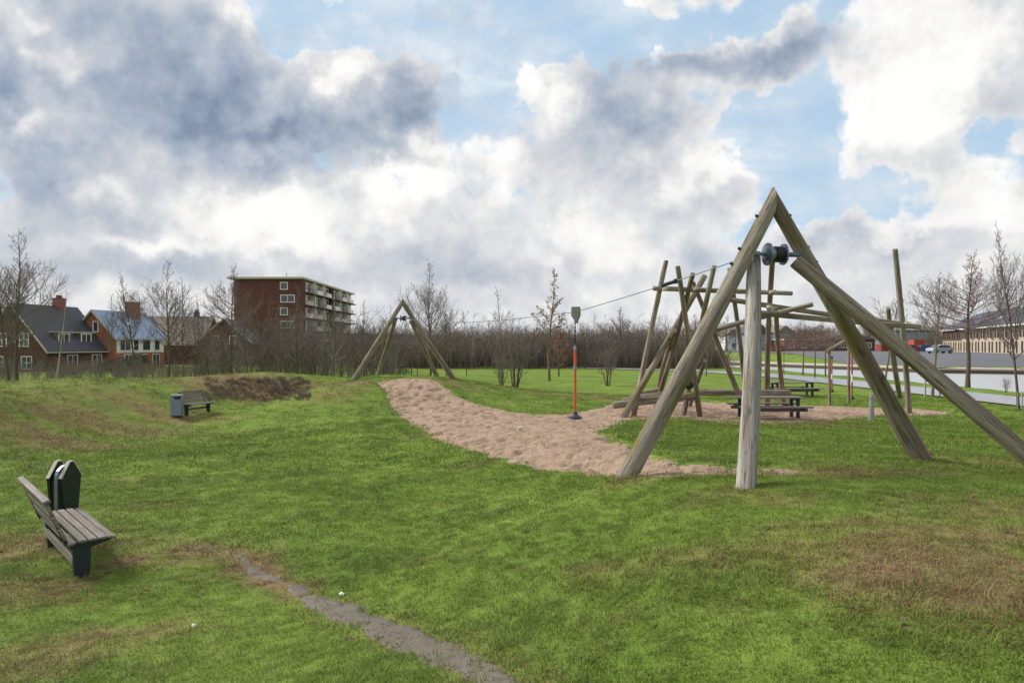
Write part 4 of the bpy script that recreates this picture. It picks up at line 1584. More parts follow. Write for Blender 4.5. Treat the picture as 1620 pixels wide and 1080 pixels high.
lit = proto_collection('leaf_bit', [leaf_mesh('leafbit%d' % i, i, M['litter'] if i % 2 else M['dleaf']) for i in range(4)])
x, y = sample_band(2.6, 13, 5)
dr = dryness(x, y)
k_ = (RNG.random(len(x)) < np.clip(.05 + dr * .8, 0, 1)) & (sand_sd(x, y) < .2)
x, y = x[k_], y[k_]
n = len(x)
q = RNG.uniform(.7, 1.3, n)
scatter('fallen_leaves', np.stack([x, y, ground(x, y) + .015], -1), np.stack([RNG.normal(0, .2, n), RNG.normal(0, .2, n), RNG.random(n) * 6.283], -1), np.stack([q, q, q], -1), RNG.integers(0, 4, n), {}, lit,
        'scattered brown dead leaves lying in the grass', 'leaves')


# ------------------------------------------------------------------ buildings
def window(parent, o, rv, nv, w, h, cols=1, rows=1, fw=0.09, proud=0.05, name='window', frame=None, glass=None):
    """white frame standing proud of the wall, its pane behind it; o = centre on the wall face"""
    o, rv, nv = Vector(o), Vector(rv).normalized(), Vector(nv).normalized()
    up = Vector((0, 0, 1))
    Mx = Matrix((rv, nv, up)).transposed().to_4x4()
    mb = MB()

    def bar(cx, cz, sx, sz, t=proud):
        mb.box(o + rv * cx + up * cz + nv * (t / 2), (sx, t, sz), M=Mx)
    bar(0, h / 2 - fw / 2, w, fw)
    bar(0, -h / 2 + fw / 2, w + .06, fw, proud + .03)
    for s in (-1, 1):
        bar(s * (w / 2 - fw / 2), 0, fw, h - 2 * fw)
    for k in range(1, cols):
        bar(-w / 2 + w * k / cols, 0, fw * .7, h - 2 * fw, proud * .9)
    for k in range(1, rows):
        bar(0, -h / 2 + h * k / rows, w - 2 * fw, fw * .7, proud * .8)
    f = mb.build(name, frame or M['white'], parent)
    mb = MB()
    mb.box(o + nv * .006, (w - fw, .012, h - fw), M=Mx)
    mb.build('pane', glass or M['glass'], f)
    return f


def gable_house(name, label, loc, rz, hw, L, eave, ridge, wall, roof, barge=True, over=0.35, group=None):
    root = empty(name, loc, rz)
    tag(root, label, 'house', group)
    mb = MB()
    mb.prism([(-hw, -1.0), (hw, -1.0), (hw, eave), (0, ridge - .12), (-hw, eave)], (1, 0, 0), (0, 0, 1), (0, 1, 0), (0, 0, 0), L)
    mb.build('wall', wall, root)
    sl = (ridge - eave) / hw
    rf = None
    for s in (-1, 1):
        mb = MB()
        ex = hw + over
        ez = eave - sl * over
        mb.prism([(0, ridge), (s * ex, ez), (s * ex, ez + .14), (0, ridge + .16)], (1, 0, 0), (0, 0, 1), (0, 1, 0), (0, -over, 0), L + 2 * over)
        r = mb.build('roof', roof, root)
        mb = MB()
        mb.box((s * (ex + .05), L / 2, ez + .02), (.12, L + 2 * over, .12))
        mb.build('gutter', M['fascia'], r)
        if barge:
            mb = MB()
            mb.prism([(0, ridge - .10), (s * ex, ez - .12), (s * ex, ez + .16), (0, ridge + .18)], (1, 0, 0), (0, 0, 1), (0, -1, 0), (0, -over - .003, 0), .05)
            mb.build('bargeboard', M['fascia'], r)
    return root


def chimney(root, x, y, z0, z1, w, mat, pots=True):
    mb = MB()
    mb.box((x, y, (z0 + z1) / 2), (w, w, z1 - z0))
    ch = mb.build('chimney', mat, root)
    mb = MB()
    mb.box((x, y, z1 + .05), (w + .12, w + .12, .1))
    mb.build('chimney_cap', M['fascia'] if not pots else mat, ch)
    if pots:
        for k in (-1, 0, 1):
            mb = MB()
            mb.tube([(x, y + k * w * .32, z1 + .1), (x, y + k * w * .32, z1 + .45)], [.13, .1], 10)
            mb.build('chimney_pot', M['rust'], ch, smooth=40)


EX, EY = (1, 0, 0), (0, 1, 0)
# dark roofed house
h1 = gable_house('brick_house', 'dark brick house with steep charcoal roof and two white dormers', (-52.7, 72, 0), R(-8), 4.1, 8.6, 2.35, 7.05, M['brick_dark'], M['tiles_dark'])
for (x, z, w, h) in ((1.4, 3.3, 1.15, 1.45), (-1.2, 3.3, 1.15, 1.45), (1.7, .9, 1.3, 1.4), (-1.7, .9, 1.3, 1.4)):
    window(h1, (x, 0, z), EX, (0, -1, 0), w, h, 2, 2)
chimney(h1, 0.0, 6.2, 6.4, 8.0, .95, M['brick_red'])
for y in (2.9, 6.1):
    mb = MB()
    mb.box((2.55, y, 3.35), (1.9, 1.75, 1.55))
    d = mb.build('dormer', M['tiles_brown'], h1)
    mb = MB()
    mb.box((2.5, y, 4.17), (2.3, 2.15, .14))
    mb.build('dormer_roof', M['fascia'], d)
    window(h1, (3.5, y, 3.38), EY, (1, 0, 0), 1.55, 1.35, 2, 1, .12)
for y in (3.4, 7.0):
    window(h1, (4.1, y, 1.0), EY, (1, 0, 0), 1.5, 1.4, 2, 1)

# blue roofed house
h2 = gable_house('brick_house', 'orange brick house with shiny blue tiled roof and broad chimney', (-49.1, 80, 0), R(-8), 2.9, 8.8, 3.72, 6.75, M['brick_orange'], M['tiles_blue'], over=.3)
window(h2, (0.35, 0, 4.9), EX, (0, -1, 0), .75, 1.3, 1, 1, .12)
chimney(h2, 0.35, 6.3, 5.9, 8.1, 1.25, M['brick_orange'], pots=False)
mb = MB()
mb.box((2.93, 4.4, 2.75), (.05, 8.5, 1.86))
mb.build('white_panel', M['white'], h2)
for (y, w) in ((1.55, 2.0), (3.4, 1.1), (5.3, 1.6), (7.3, 1.2)):
    window(h2, (2.957, y, 2.78), EY, (1, 0, 0), w, 1.55, 2 if w > 1.9 else 1, 1, .13)
for (y, w) in ((2.2, 1.6), (4.8, 1.0), (7.2, 1.4)):
    window(h2, (2.9, y, .8), EY, (1, 0, 0), w, 1.7, 2, 1)
mb = MB()
sl = (6.75 - 3.72) / 2.9
mb.box((1.55, 4.2, 6.75 - sl * 1.55 + .19), (.62, .8, .06), M=Matrix.Rotation(math.atan(sl), 4, 'Y'))
mb.build('roof_light', M['white'], h2)

h3 = gable_house('terraced_house', 'brown roofed house partly hidden by bare trees', (-43.6, 99, 0), R(90), 3.7, 9.5, 3.1, 6.75, M['brick_dark'], M['tiles_brown'])
chimney(h3, 0.2, 2.2, 6.3, 7.4, .6, M['brick_dark'])
mb = MB()
for w_ in ((-1.2, 2.8), (1.2, 2.8)):
    window(h3, (w_[0], 0, w_[1]), EX, (0, -1, 0), 1.1, 1.3, 2, 1)
mb.box((-2.1, 5.0, 5.05), (.5, .9, .05), M=Matrix.Rotation(-math.atan(3.65 / 3.7), 4, 'Y'))
h4 = gable_house('terraced_house', 'dark gabled house with slate blue roof left of the apartment block', (-38.8, 92, 0), R(13), 3.3, 11.0, 3.3, 6.25, M['brick_dark'], M['tiles_dark'])
for w_ in ((-1.1, 3.4), (1.1, 3.4)):
    window(h4, (w_[0], 0, w_[1]), EX, (0, -1, 0), .9, 1.2, 1, 1)
h5 = gable_house('terraced_house', 'slate roofed house peeping between the two nearest houses', (-62, 104, 0), R(20), 4.0, 12.0, 3.5, 7.2, M['brick_red'], M['tiles_dark'])
window(h5, (0.9, 0, 4.2), EX, (0, -1, 0), .9, 1.2, 1, 1)

# apartment block
ap = empty('apartment_block', (-46.5, 150, 0))
tag(ap, 'tall red brown brick apartment block with white balconies', 'building')
W_, LA, HA = 14.6, 47.0, 17.2
mb = MB()
mb.bb(-W_, 0, 0, LA, -1, HA)
mb.build('wall', M['brick_flat'], ap)
mb = MB()
mb.bb(-W_ - 1.3, .9, -.7, LA + .9, HA, HA + .42)
rf = mb.build('roof', M['fascia'], ap)
mb = MB()
mb.tube([(-5, 6, HA + .42), (-5, 6, HA + 2.0)], .05, 6)
mb.build('roof_mast', M['dsteel'], rf)
for k, z in enumerate((15.7, 12.9, 10.1, 7.2, 4.4, 1.6)):
    wide = k % 2 == 1
    window(ap, (-3.6 + (.8 if wide else 0) , 0, z), EX, (0, -1, 0), 3.2 if wide else 1.7, 1.7, 2 if wide else 1, 1, .16, .1)
    window(ap, (-11.2, 0, z), EX, (0, -1, 0), .9, 1.0, 1, 1, .12, .08) if k == 5 else None
nb = 6
bay = LA / nb
for k in range(6):
    z0 = 0.3 + k * 2.82
    mb = MB()
    mb.bb(0.003, 1.5, -.05, LA + .3, z0 - .22, z0)
    mb.build('gallery_slab', M['brick_flat'], ap)
    for j in range(nb):
        y0 = j * bay
        # recess panel, windows and balcony front of one flat
        mb = MB()
        mb.bb(0.004, .05, y0 + .45, y0 + bay - .45, z0 + .02, z0 + 2.5)
        pl = mb.build('flat_front', M['white'], ap)
        for (yy, ww, hh, zz) in ((y0 + 1.7, 1.9, 2.0, 1.25), (y0 + 4.0, 1.5, 1.5, 1.5), (y0 + 6.2, 1.5, 2.0, 1.25)):
            mb = MB()
            mb.box((.07, yy, z0 + zz), (.05, ww, hh))
            mb.build('pane', M['glass'], pl)
        mb = MB()
        if (j + k) % 3 != 2:
            mb.bb(1.42, 1.5, y0 + .5, y0 + bay * .62, z0 + .003, z0 + .95)
            mb.build('balcony_front', M['white'] if (j * 5 + k) % 4 else M['fascia'], ap)
        else:
            mb.bb(1.42, 1.48, y0 + .5, y0 + bay * .8, z0 + .85, z0 + .95)
            for q in range(9):
                yy = y0 + .5 + (bay * .8 - .5) * q / 8
                mb.bb(1.43, 1.47, yy - .03, yy + .03, z0 + .003, z0 + .85)
            mb.build('balcony_rail', M['dsteel'], ap)
        mb = MB()
        mb.bb(0.006, 1.1, y0 - .12, y0 + .14, z0 + .003, z0 + 2.58)
        mb.build('party_screen', M['brick_flat'] if j % 3 == 0 else M['white'], ap)
# low building between the block and the far frame
lb = empty('low_building', (-30.5, 138, 0))
tag(lb, 'low pale flat roofed building behind the far log frame', 'building')
mb = MB()
mb.bb(-2.5, 8.0, 0, 16, -1, 4.6)
mb.build('wall', M['brick_red'], lb)
mb = MB()
mb.bb(-2.8, 8.3, -.3, 16.3, 4.6, 5.0)
mb.build('roof', M['tiles_dark'], lb)
for z in (1.3, 3.4):
    for k in range(4):
        window(lb, (-1.3 + 2.6 * k, 0, z), EX, (0, -1, 0), 1.9, 1.2, 2, 1, .12, .08)

# long building across the canal
A2, B2 = Vector((79.5, 105, 1.3)), Vector((101, 160, 1.3))
dv2 = (B2 - A2)
ang2 = math.atan2(-dv2.x, dv2.y)
lbld = empty('long_building', A2, ang2)
tag(lbld, 'long two storey cream and brick building with slate roof across the canal', 'building')
LL = dv2.length
s0 = -18.0
mb = MB()
mb.bb(0, 12, s0, LL, -1.5, 4.9)
mb.build('wall', M['cream'], lbld)
mb = MB()
ez, rz2 = 4.75, 8.5
ov = .5
vs = [(-ov, s0 - ov, ez), (12 + ov, s0 - ov, ez), (12 + ov, LL + ov, ez), (-ov, LL + ov, ez), (6, s0 + 6, rz2), (6, LL - 6, rz2)]
mb.add(vs + [(x, y, z - .12) for x, y, z in vs[:4]], [(0, 1, 4), (1, 2, 5, 4), (2, 3, 5), (3, 0, 4, 5), (0, 6, 7, 1), (1, 7, 8, 2), (2, 8, 9, 3), (3, 9, 6, 0), (6, 9, 8, 7)])
rf = mb.build('roof', M['slate'], lbld)
mb = MB()
mb.bb(-ov - .14, -ov + .02, s0 - ov, LL + ov, ez - .16, ez + .06)
mb.build('gutter', M['white'], rf)
nbay = 17
bw = (LL - s0) / nbay
for k in range(nbay):
    y0 = s0 + k * bw
    mb = MB()
    mb.bb(-.06, .02, y0 + .15, y0 + (bw - .15 if k > nbay - 5 else 1.3), 2.35, 4.55)
    mb.build('brick_panel', M['brick_dark'], lbld)
    for (dy, w, h, z) in ((1.0, .75, 1.9, 1.1), (2.9, .75, 1.9, 1.1), (1.9, 1.0, 1.5, 3.5), (3.6, .7, 1.5, 3.5)):
        window(lbld, (-.065 if z > 2 else -.002, y0 + dy, z), EY, (-1, 0, 0), w, h, 1, 2, .07, .05, frame=M['dsteel'])
for yy in (6, 24):
    mb = MB()
    mb.box((2.6, yy, 6.62), (.9, 1.3, .06), M=Matrix.Rotation(-math.atan(3.75 / 6.5), 4, 'Y'))
    mb.build('roof_light', M['white'], rf)


# houses and site boxes far behind the canal
def block(name, label, px, d, w, dep, h, mat, roofm, z0=1.25, ridge=None, cat='building'):
    x = (px - 810) / FPX * d
    root = empty(name, (x, d, z0))
    tag(root, label, cat)
    mb = MB()
    mb.bb(-w / 2, w / 2, 0, dep, -1.5, h)
    mb.build('wall', mat, root)
    mb = MB()
    if ridge:
        mb.prism([(-w / 2 - .3, h - .1), (w / 2 + .3, h - .1), (0, ridge)], EX, (0, 0, 1), EY, (0, -.3, 0), dep + .6)
    else:
        mb.bb(-w / 2 - .3, w / 2 + .3, -.3, dep + .3, h, h + .3)
    mb.build('roof', roofm, root)
    n = max(1, int(w / 2.6))
    for fl in range(max(1, int(h / 2.7))):
        for k in range(n):
            window(root, (-w / 2 + w * (k + .5) / n, 0, 1.4 + fl * 2.7), EX, (0, -1, 0), 1.3, 1.3, 2, 1, .12, .07)
    return root


block('grey_house', 'grey blue gabled house far across the canal right of the pale strut', 1200, 168, 7.0, 9, 4.2, M['bluebld'], M['tiles_dark'], ridge=7.0)
block('grey_house', 'grey house with shallow roof seen between the two slender posts', 1243, 172, 4.6, 9, 4.6, M['bluebld'], M['tiles_brown'], ridge=6.4)
block('white_roofed_shed', 'low brick shed with white roof far across the canal', 1272, 160, 9.0, 8, 2.6, M['brick_red'], M['white'])
block('pale_house', 'small white walled house far behind the thicket', 1161, 175, 4.5, 8, 4.0, M['white'], M['tiles_brown'], ridge=5.6)
block('brick_shed', 'long low brick building with brown roof behind the banded poles', 1345, 165, 12.0, 9, 2.9, M['brick_dark'], M['tiles_brown'], ridge=4.6)
block('grey_hall', 'grey industrial hall left of the long building', 1452, 190, 12.0, 12, 5.2, M['bluebld'], M['slate'])


def container(label, px, d, w, h, mat, z0=1.25):
    x = (px - 810) / FPX * d
    root = empty('site_container', (x, d, z0))
    tag(root, label, 'container', 'site containers across the canal')
    mb = MB()
    mb.bb(-w / 2, w / 2, 0, 2.4, 0, h)
    mb.build('body', mat, root)
    n = int(w / .55)
    mb = MB()
    for k in range(n):
        xx = -w / 2 + w * (k + .5) / n
        mb.bb(xx - .1, xx + .1, -.05, .0, .12, h - .12)
    o = mb.build('rib', mat, root)
    o["kind"] = 'stuff'
    mb = MB()
    mb.bb(-w / 2 - .03, w / 2 + .03, -.07, 2.45, h, h + .1)
    mb.build('roof_rim', mat, root)
    return root


container('small rusty red box container left of the flat crowned trees', 1231, 150, 3.2, 1.2, M['rust'])
container('red box container seen under the crossing log legs', 1402, 155, 2.4, 1.5, M['rust'])
container('tall red box structure beside the blue container', 1455, 160, 2.6, 2.6, M['redpaint'])
container('blue box container left of the silver car', 1470, 150, 3.6, 1.3, M['bluepaint'])


# car
def car(label, px, d, rz, mat, z0=1.31):
    x = (px - 810) / FPX * d
    root = empty('parked_car', (x, d, z0), rz)
    tag(root, label, 'car', 'cars parked across the canal')
    prof = [(-2.05, .30), (-2.08, .62), (-1.95, .86), (-1.45, .95), (-.75, 1.42), (-.2, 1.50), (.9, 1.48), (1.6, 1.12), (2.0, .98), (2.06, .55), (2.0, .30)]
    mb = MB()
    mb.prism(prof, EX, (0, 0, 1), EY, (0, -.86, 0), 1.72)
    body = mb.build('body', mat, root, bevel=.08)
    for s, nm in ((-.87, 'side_window'), (.865, 'side_window')):
        mb = MB()
        mb.prism([(-1.2, .98), (-.68, 1.36), (-.05, 1.42), (-.05, .98)], EX, (0, 0, 1), EY, (0, s, 0), .012)
        mb.build(nm, M['glass'], body)
        mb = MB()
        mb.prism([(.05, .98), (.05, 1.42), (.82, 1.40), (1.35, 1.10), (1.3, .98)], EX, (0, 0, 1), EY, (0, s, 0), .012)
        mb.build(nm, M['glass'], body)
    mb = MB()
    mb.prism([(-1.42, .985), (-1.46, .965), (-.80, 1.42), (-.76, 1.44)], EX, (0, 0, 1), EY, (0, -.7, .02), 1.4)
    mb.build('windscreen', M['glass'], body)
    for (wx, wy) in ((-1.3, -.8), (1.3, -.8), (-1.3, .8), (1.3, .8)):
        mb = MB()
        disc(mb, (wx, wy, .31), EY, .31, .2, 20)
        w = mb.build('wheel', M['black'], root, smooth=40)
        mb = MB()
        disc(mb, (wx, wy * 1.02, .31), EY, .19, .21, 14)
        mb.build('rim', M['steel'], w, smooth=40)
    for s in (-.6, .6):
        mb = MB()
        mb.box((-2.06, s, .70), (.08, .32, .14))
        mb.build('headlight', M['white'], body)
    return root


car('silver hatchback parked in front of the long cream building', 1487, 118, R(8), M['carpaint'])
car('small dark red car parked left of the silver hatchback', 1437, 128, R(-4), M['rust'])

# street lamp on the far bank
q = P(1599, 575, 88)
sl_ = empty('street_lamp', (q.x, q.y, .1))
tag(sl_, 'thin dark street lamp in front of the long building', 'street lamp')
mb = MB()
mb.tube([(0, 0, -.3), (0, 0, 3), (0, 0, 6.0)], [.08, .065, .05], 10)
mb.build('pole', M['dsteel'], sl_, smooth=40)
mb = MB()
mb.tube([(0, 0, 6.0), (0, 0, 6.1), (0, 0, 6.3), (0, 0, 6.38)], [.06, .2, .22, .05], 12)
mb.build('lamp_head', M['dsteel'], sl_, smooth=40)



# ------------------------------------------------------------------ bare winter trees
def perp(d, rg):
    a = Vector((rg.uniform(-1, 1), rg.uniform(-1, 1), rg.uniform(-1, 1)))
    q = d.cross(a)
    return q.normalized() if q.length > 1e-4 else Vector((1, 0, 0))


def tree_meshes(nm, seed, H, r0, start, nprim, el0, el1, lenf, sub, sub2, curve, barkm, twigm, leaves=None, stems=1, lean=0.03, minr=.006, tw=0.9):
    """returns trunk mesh, crown mesh (and leaf mesh); built upright at the origin"""
    rg = random.Random(seed)
    tb, cb, lf = MB(), MB(), MB()

    def limb(mb, p, d, L, ra, rb, n, sides, up):
        pts = [p.copy()]
        q, dd = p.copy(), d.copy()
        for i in range(n):
            dd = (dd + Vector((rg.gauss(0, .09), rg.gauss(0, .09), rg.gauss(0, .06) + up / n))).normalized()
            q = q + dd * (L / n)
            pts.append(q.copy())
        mb.tube(pts, [ra + (rb - ra) * i / n for i in range(n + 1)], sides, caps=False)
        return pts
    for st in range(stems):
        if stems == 1:
            base, d0 = Vector((0, 0, 0)), Vector((rg.gauss(0, lean), rg.gauss(0, lean), 1)).normalized()
        else:
            a = 6.283 * st / stems + rg.random()
            base, d0 = Vector((math.cos(a) * .12, math.sin(a) * .12, 0)), Vector((math.cos(a) * rg.uniform(.08, .3), math.sin(a) * rg.uniform(.08, .3), 1)).normalized()
        HH = H * (1 if stems == 1 else rg.uniform(.65, 1))
        n = 12
        tp = [base - Vector((0, 0, .3))]
        q, dd = base.copy(), d0.copy()
        tp.append(q.copy())
        for i in range(n):
            dd = (dd + Vector((rg.gauss(0, .035), rg.gauss(0, .035), .04))).normalized()
            q = q + dd * HH / n
            tp.append(q.copy())
        rad = [r0 * 1.35] + [max(minr, r0 * (1 - .93 * (i / n) ** .9)) for i in range(n + 1)]
        rad[1] = r0 * 1.15
        tb.tube(tp, rad, 9, caps=False)

        def at(f):
            x = 1 + f * n
            i = min(int(x), n)
            return tp[i].lerp(tp[i + 1], x - i)
        az = rg.random() * 6.283
        for k in range(nprim):
            f = start + (0.97 - start) * (k + rg.random() * .8) / nprim
            az += 2.4 + rg.gauss(0, .35)
            g = (f - start) / (1 - start)
            el = R(el0 + (el1 - el0) * g + rg.gauss(0, 7))
            prof = (0.35 + 1.0 * math.sin(min(1, g * 1.25 + .22) * math.pi) ** .8) if lenf > 0 else (1.15 - g)
            L = abs(lenf) * H * max(.14, prof) * rg.uniform(.7, 1.15)
            p = at(f)
            d = Vector((math.cos(az) * math.cos(el), math.sin(az) * math.cos(el), math.sin(el)))
            ra = max(minr * 1.3, min(r0 * (1 - .9 * f) * .55, L * .018))
            pts = limb(cb, p, d, L, ra, minr * .8, 5, 4, curve)
            ns = max(2, int(sub * L / (abs(lenf) * H)))
            for j in range(ns):
                t = .18 + .8 * (j + rg.random()) / ns
                i = min(4, int(t * 5))
                p2 = pts[i].lerp(pts[i + 1], t * 5 - i)
                ax = (pts[i + 1] - pts[i]).normalized()
                d2 = (ax * .75 + perp(ax, rg) * .75 + Vector((0, 0, .15 + curve * .3))).normalized()
                L2 = L * rg.uniform(.25, .5) * (1.1 - .6 * t)
                pt2 = limb(cb, p2, d2, L2, max(minr, ra * .45), minr * .6, 3, 3, curve * .6)
                for m in range(sub2):
                    t3 = rg.uniform(.2, 1)
                    i3 = min(2, int(t3 * 3))
                    p3 = pt2[i3].lerp(pt2[i3 + 1], t3 * 3 - i3)
                    a3 = (pt2[i3 + 1] - pt2[i3]).normalized()
                    d3 = (a3 * .8 + perp(a3, rg) * .7 + Vector((0, 0, .1))).normalized()
                    L3 = max(.12, L2 * rg.uniform(.3, .65))
                    e = p3 + d3 * L3
                    cb.tube([p3, p3 + d3 * L3 * .5 + Vector((rg.gauss(0, .02), rg.gauss(0, .02), .02)), e], [minr * .8, minr * .7, minr * .4], 3, caps=False)
                    if leaves and rg.random() < leaves[0]:
                        for _ in range(leaves[1]):
                            c = p3.lerp(e, rg.random()) + Vector((rg.gauss(0, .07), rg.gauss(0, .07), rg.gauss(0, .07)))
                            u = perp(Vector((0, 0, 1)), rg)
                            w = perp(u, rg)
                            s = leaves[2] * rg.uniform(.6, 1.3)
                            mid = c + u.cross(w) * s * .25
                            lf.add([c - u * s, mid - w * s * .5, c + u * s, mid + w * s * .5], [(0, 1, 2, 3)])
    res = [tb.mesh(nm + '_trunk', barkm, 60, recalc=False), cb.mesh(nm + '_crown', twigm, None, recalc=False)]
    res.append(lf.mesh(nm + '_leaves', leaves[3], None, recalc=False) if leaves and lf.v else None)
    return res


TK = {
    'tall': tree_meshes('tall', 1, 9.5, .10, .20, 46, 32, 66, .27, 11, 5, .5, M['bark'], M['twig'], minr=.008),
    'tall2': tree_meshes('tall2', 2, 9.5, .10, .26, 42, 40, 72, .25, 11, 5, .5, M['bark'], M['twig'], minr=.008),
    'slim': tree_meshes('slim', 3, 7.0, .06, .25, 32, 42, 74, .21, 8, 4, .5, M['bark'], M['twig'], minr=.007),
    'slim2': tree_meshes('slim2', 4, 7.0, .055, .18, 34, 38, 70, .22, 8, 4, .4, M['bark'], M['twig_red'], minr=.007),
    'birch': tree_meshes('birch', 5, 7.5, .07, .3, 22, 30, 60, .15, 8, 3, .1, M['birch'], M['twig'], minr=.006),
    'oak': tree_meshes('oak', 6, 8.5, .11, .26, 26, 25, 60, .15, 9, 4, .3, M['bark_green'], M['twig'], leaves=(.45, 2, .085, M['leaf']), minr=.008),
    'alder': tree_meshes('alder', 7, 8.2, .13, .40, 44, 0, 62, .27, 13, 5, .4, M['bark'], M['twig_red'], leaves=(.5, 3, .035, M['twig_red']), minr=.008),
    'young': tree_meshes('young', 8, 6.4, .075, .44, 20, 50, 78, .27, 8, 4, .4, M['bark_green'], M['twig'], minr=.007),
    'flat': tree_meshes('flat', 9, 4.2, .085, .62, 38, 2, 35, .42, 12, 6, .15, M['bark_green'], M['twig_red'], minr=.007),
    'shrub': tree_meshes('shrub', 10, 3.6, .035, .15, 10, 45, 75, .25, 6, 3, .25, M['bark'], M['twig'], stems=6, minr=.006),
    'round': tree_meshes('round', 11, 8.0, .14, .22, 36, 10, 70, .33, 11, 5, .35, M['bark'], M['twig'], minr=.012),
    'beech': tree_meshes('beech', 12, 5.0, .07, .12, 26, 25, 60, .2, 8, 4, .2, M['bark'], M['twig'], leaves=(.5, 2, .08, M['leaf']), minr=.007),
}
TH = dict(tall=9.5, tall2=9.5, slim=7., slim2=7., birch=7.5, oak=8.5, alder=8.2, young=6.4, flat=4.2, shrub=3.6, round=8.0, beech=5.0)


def tree(name, kind, px, d, top, label, group='bare trees', wide=1.0, rot=None, z=None, stake=False):
    x = (px - 810) / FPX * d
    z0 = gz(x, d) if z is None else z
    H = EYE + (HZ - top) / FPX * d - z0
    s = H / TH[kind]
    root = empty(name, (x, d, z0), rot if rot is not None else (px * 1.7 + d) % 6.283)
    root.scale = (s * wide, s * wide, s)
    tag(root, label, 'tree' if kind != 'shrub' else 'shrub', group)
    tm, cm, lm = TK[kind]
    o = bpy.data.objects.new('trunk', tm)
    COL.objects.link(o)
    o.parent = root
    o = bpy.data.objects.new('crown', cm)
    COL.objects.link(o)
    o.parent = root
    if lm:
        q = bpy.data.objects.new('leaves', lm)
        COL.objects.link(q)
        q.parent = o
        q["kind"] = 'stuff'
    if stake:
        for k in (-.35, .35):
            mb = MB()
            mb.tube([(k, .1, -.3), (k * .9, .1, .95)], .045, 8)
            mb.build('stake', M['log'], root)
    return root


tree('bare_tree', 'tall2', 14, 50, 398, 'tall bare tree nearest the left edge of the photograph', wide=.9)
tree('bare_tree', 'tall', 27, 52, 370, 'tallest bare tree in front of the dark roofed house gable', wide=1.1)
tree('birch_tree', 'birch', 88, 48, 455, 'thin pale stemmed birch in front of the dark roof')
tree('bare_tree', 'slim', 176, 66, 468, 'faint slender tree before the blue roofed house gable')
tree('bare_tree', 'tall2', 214, 62, 438, 'slender bare tree in front of the blue tiled roof')
tree('bare_tree', 'tall', 267, 55, 415, 'tall bare tree right of the blue roofed house')
tree('bare_tree', 'slim2', 289, 54, 445, 'reddish twigged tree just right of the tall one by the blue roof')
tree('bare_tree', 'slim', 309, 58, 470, 'small bare tree before the brown roofed house')
tree('bare_tree', 'alder', 366, 60, 430, 'bare tree with clustered twigs left of the apartment block', wide=.8)
sap = [(392, 52, 478, 'slim'), (418, 50, 470, 'slim2'), (437, 49, 488, 'slim'), (444, 46, 505, 'slim2'), (472, 47, 470, 'slim'), (476, 56, 452, 'slim2'), (497, 50, 500, 'slim2'), (524, 44, 470, 'slim'), (541, 55, 500, 'slim2'), (576, 52, 478, 'slim'), (596, 58, 505, 'slim2'), (620, 50, 515, 'slim'), (660, 58, 505, 'slim2'), (342, 50, 492, 'slim2'), (330, 56, 505, 'slim')]
where = ['leftmost sapling across the apartment gable', 'second sapling across the apartment gable', 'short sapling at the middle of the apartment gable', 'short dark sapling below the gable windows',
         'dark stemmed sapling at the apartment corner', 'tall thin sapling behind the apartment corner', 'small sapling under the balconies', 'straight dark sapling under the balconies near the mound', 'thin sapling at the far end of the balconies',
         'sapling beside the left leg of the far log frame', 'low sapling inside the far log frame', 'short sapling centred in the far log frame', 'sapling between the right legs of the far log frame', 'thin sapling before the dark gabled house', 'low sapling right of the brown roofed house']
for (px, d, top, kd), lbw in zip(sap, where):
    tree('sapling', kd, px, d, top, lbw, 'saplings along the bank', wide=1.15)
tree('bare_tree', 'tall', 681, 54, 418, 'tall bare tree behind the right leg of the far log frame')
tree('bare_tree', 'slim', 706, 60, 470, 'smaller bare tree right of the far log frame')
tree('bare_tree', 'slim2', 738, 62, 492, 'thin low tree between the far frame and the lawn')
tree('bare_tree', 'slim2', 795, 46, 456, 'slender bare tree left of the brown leaved oak')
tree('shrub', 'shrub', 815, 43, 500, 'bushy multi stemmed shrub on the hump beside the sand', 'shrubs on the lawn')
tree('shrub', 'shrub', 793, 42, 540, 'low shrub at the foot of the slender tree', 'shrubs on the lawn')
tree('oak_tree', 'oak', 869, 53, 424, 'young oak holding brown dead leaves on the far lawn')
tree('oak_tree', 'beech', 884, 60, 502, 'small brown leaved tree just right of the young oak')
tree('shrub', 'shrub', 962, 47, 522, 'sparse shrub on the lawn left of the climbing poles', 'shrubs on the lawn')
tree('bare_tree', 'round', 981, 96, 488, 'round crowned tree rising above the far thicket', wide=1.0)
tree('bare_tree', 'young', 1117, 61, 505, 'thin young tree seen behind the leaning poles')
tree('flat_crowned_tree', 'flat', 1270, 63, 522, 'left flat crowned tree by the canal path', 'flat crowned trees by the canal')
tree('flat_crowned_tree', 'flat', 1289, 58, 518, 'green stemmed middle flat crowned tree by the canal path', 'flat crowned trees by the canal')
tree('flat_crowned_tree', 'flat', 1306, 61, 524, 'right flat crowned tree by the canal path', 'flat crowned trees by the canal')
tree('flat_crowned_tree', 'flat', 1240, 66, 530, 'small flat crowned tree nearest the slender posts', 'flat crowned trees by the canal', wide=.7)
tree('bare_tree', 'young', 1400, 50, 462, 'young tree behind the right hand pole of the climbing frame')
tree('bare_tree', 'young', 1475, 36.5, 436, 'staked young tree between the tall pole and the dark tree', stake=True)
tree('alder_tree', 'alder', 1531, 45, 412, 'dark alder with broad twiggy crown on the canal bank', wide=1.15)
tree('bare_tree', 'tall2', 1611, 29.5, 362, 'tall young tree at the right edge of the photograph', stake=True, wide=.75)
tree('shrub', 'shrub', 1592, 40, 590, 'low twiggy shrub on the verge near the right edge', 'shrubs on the lawn')
k = 0
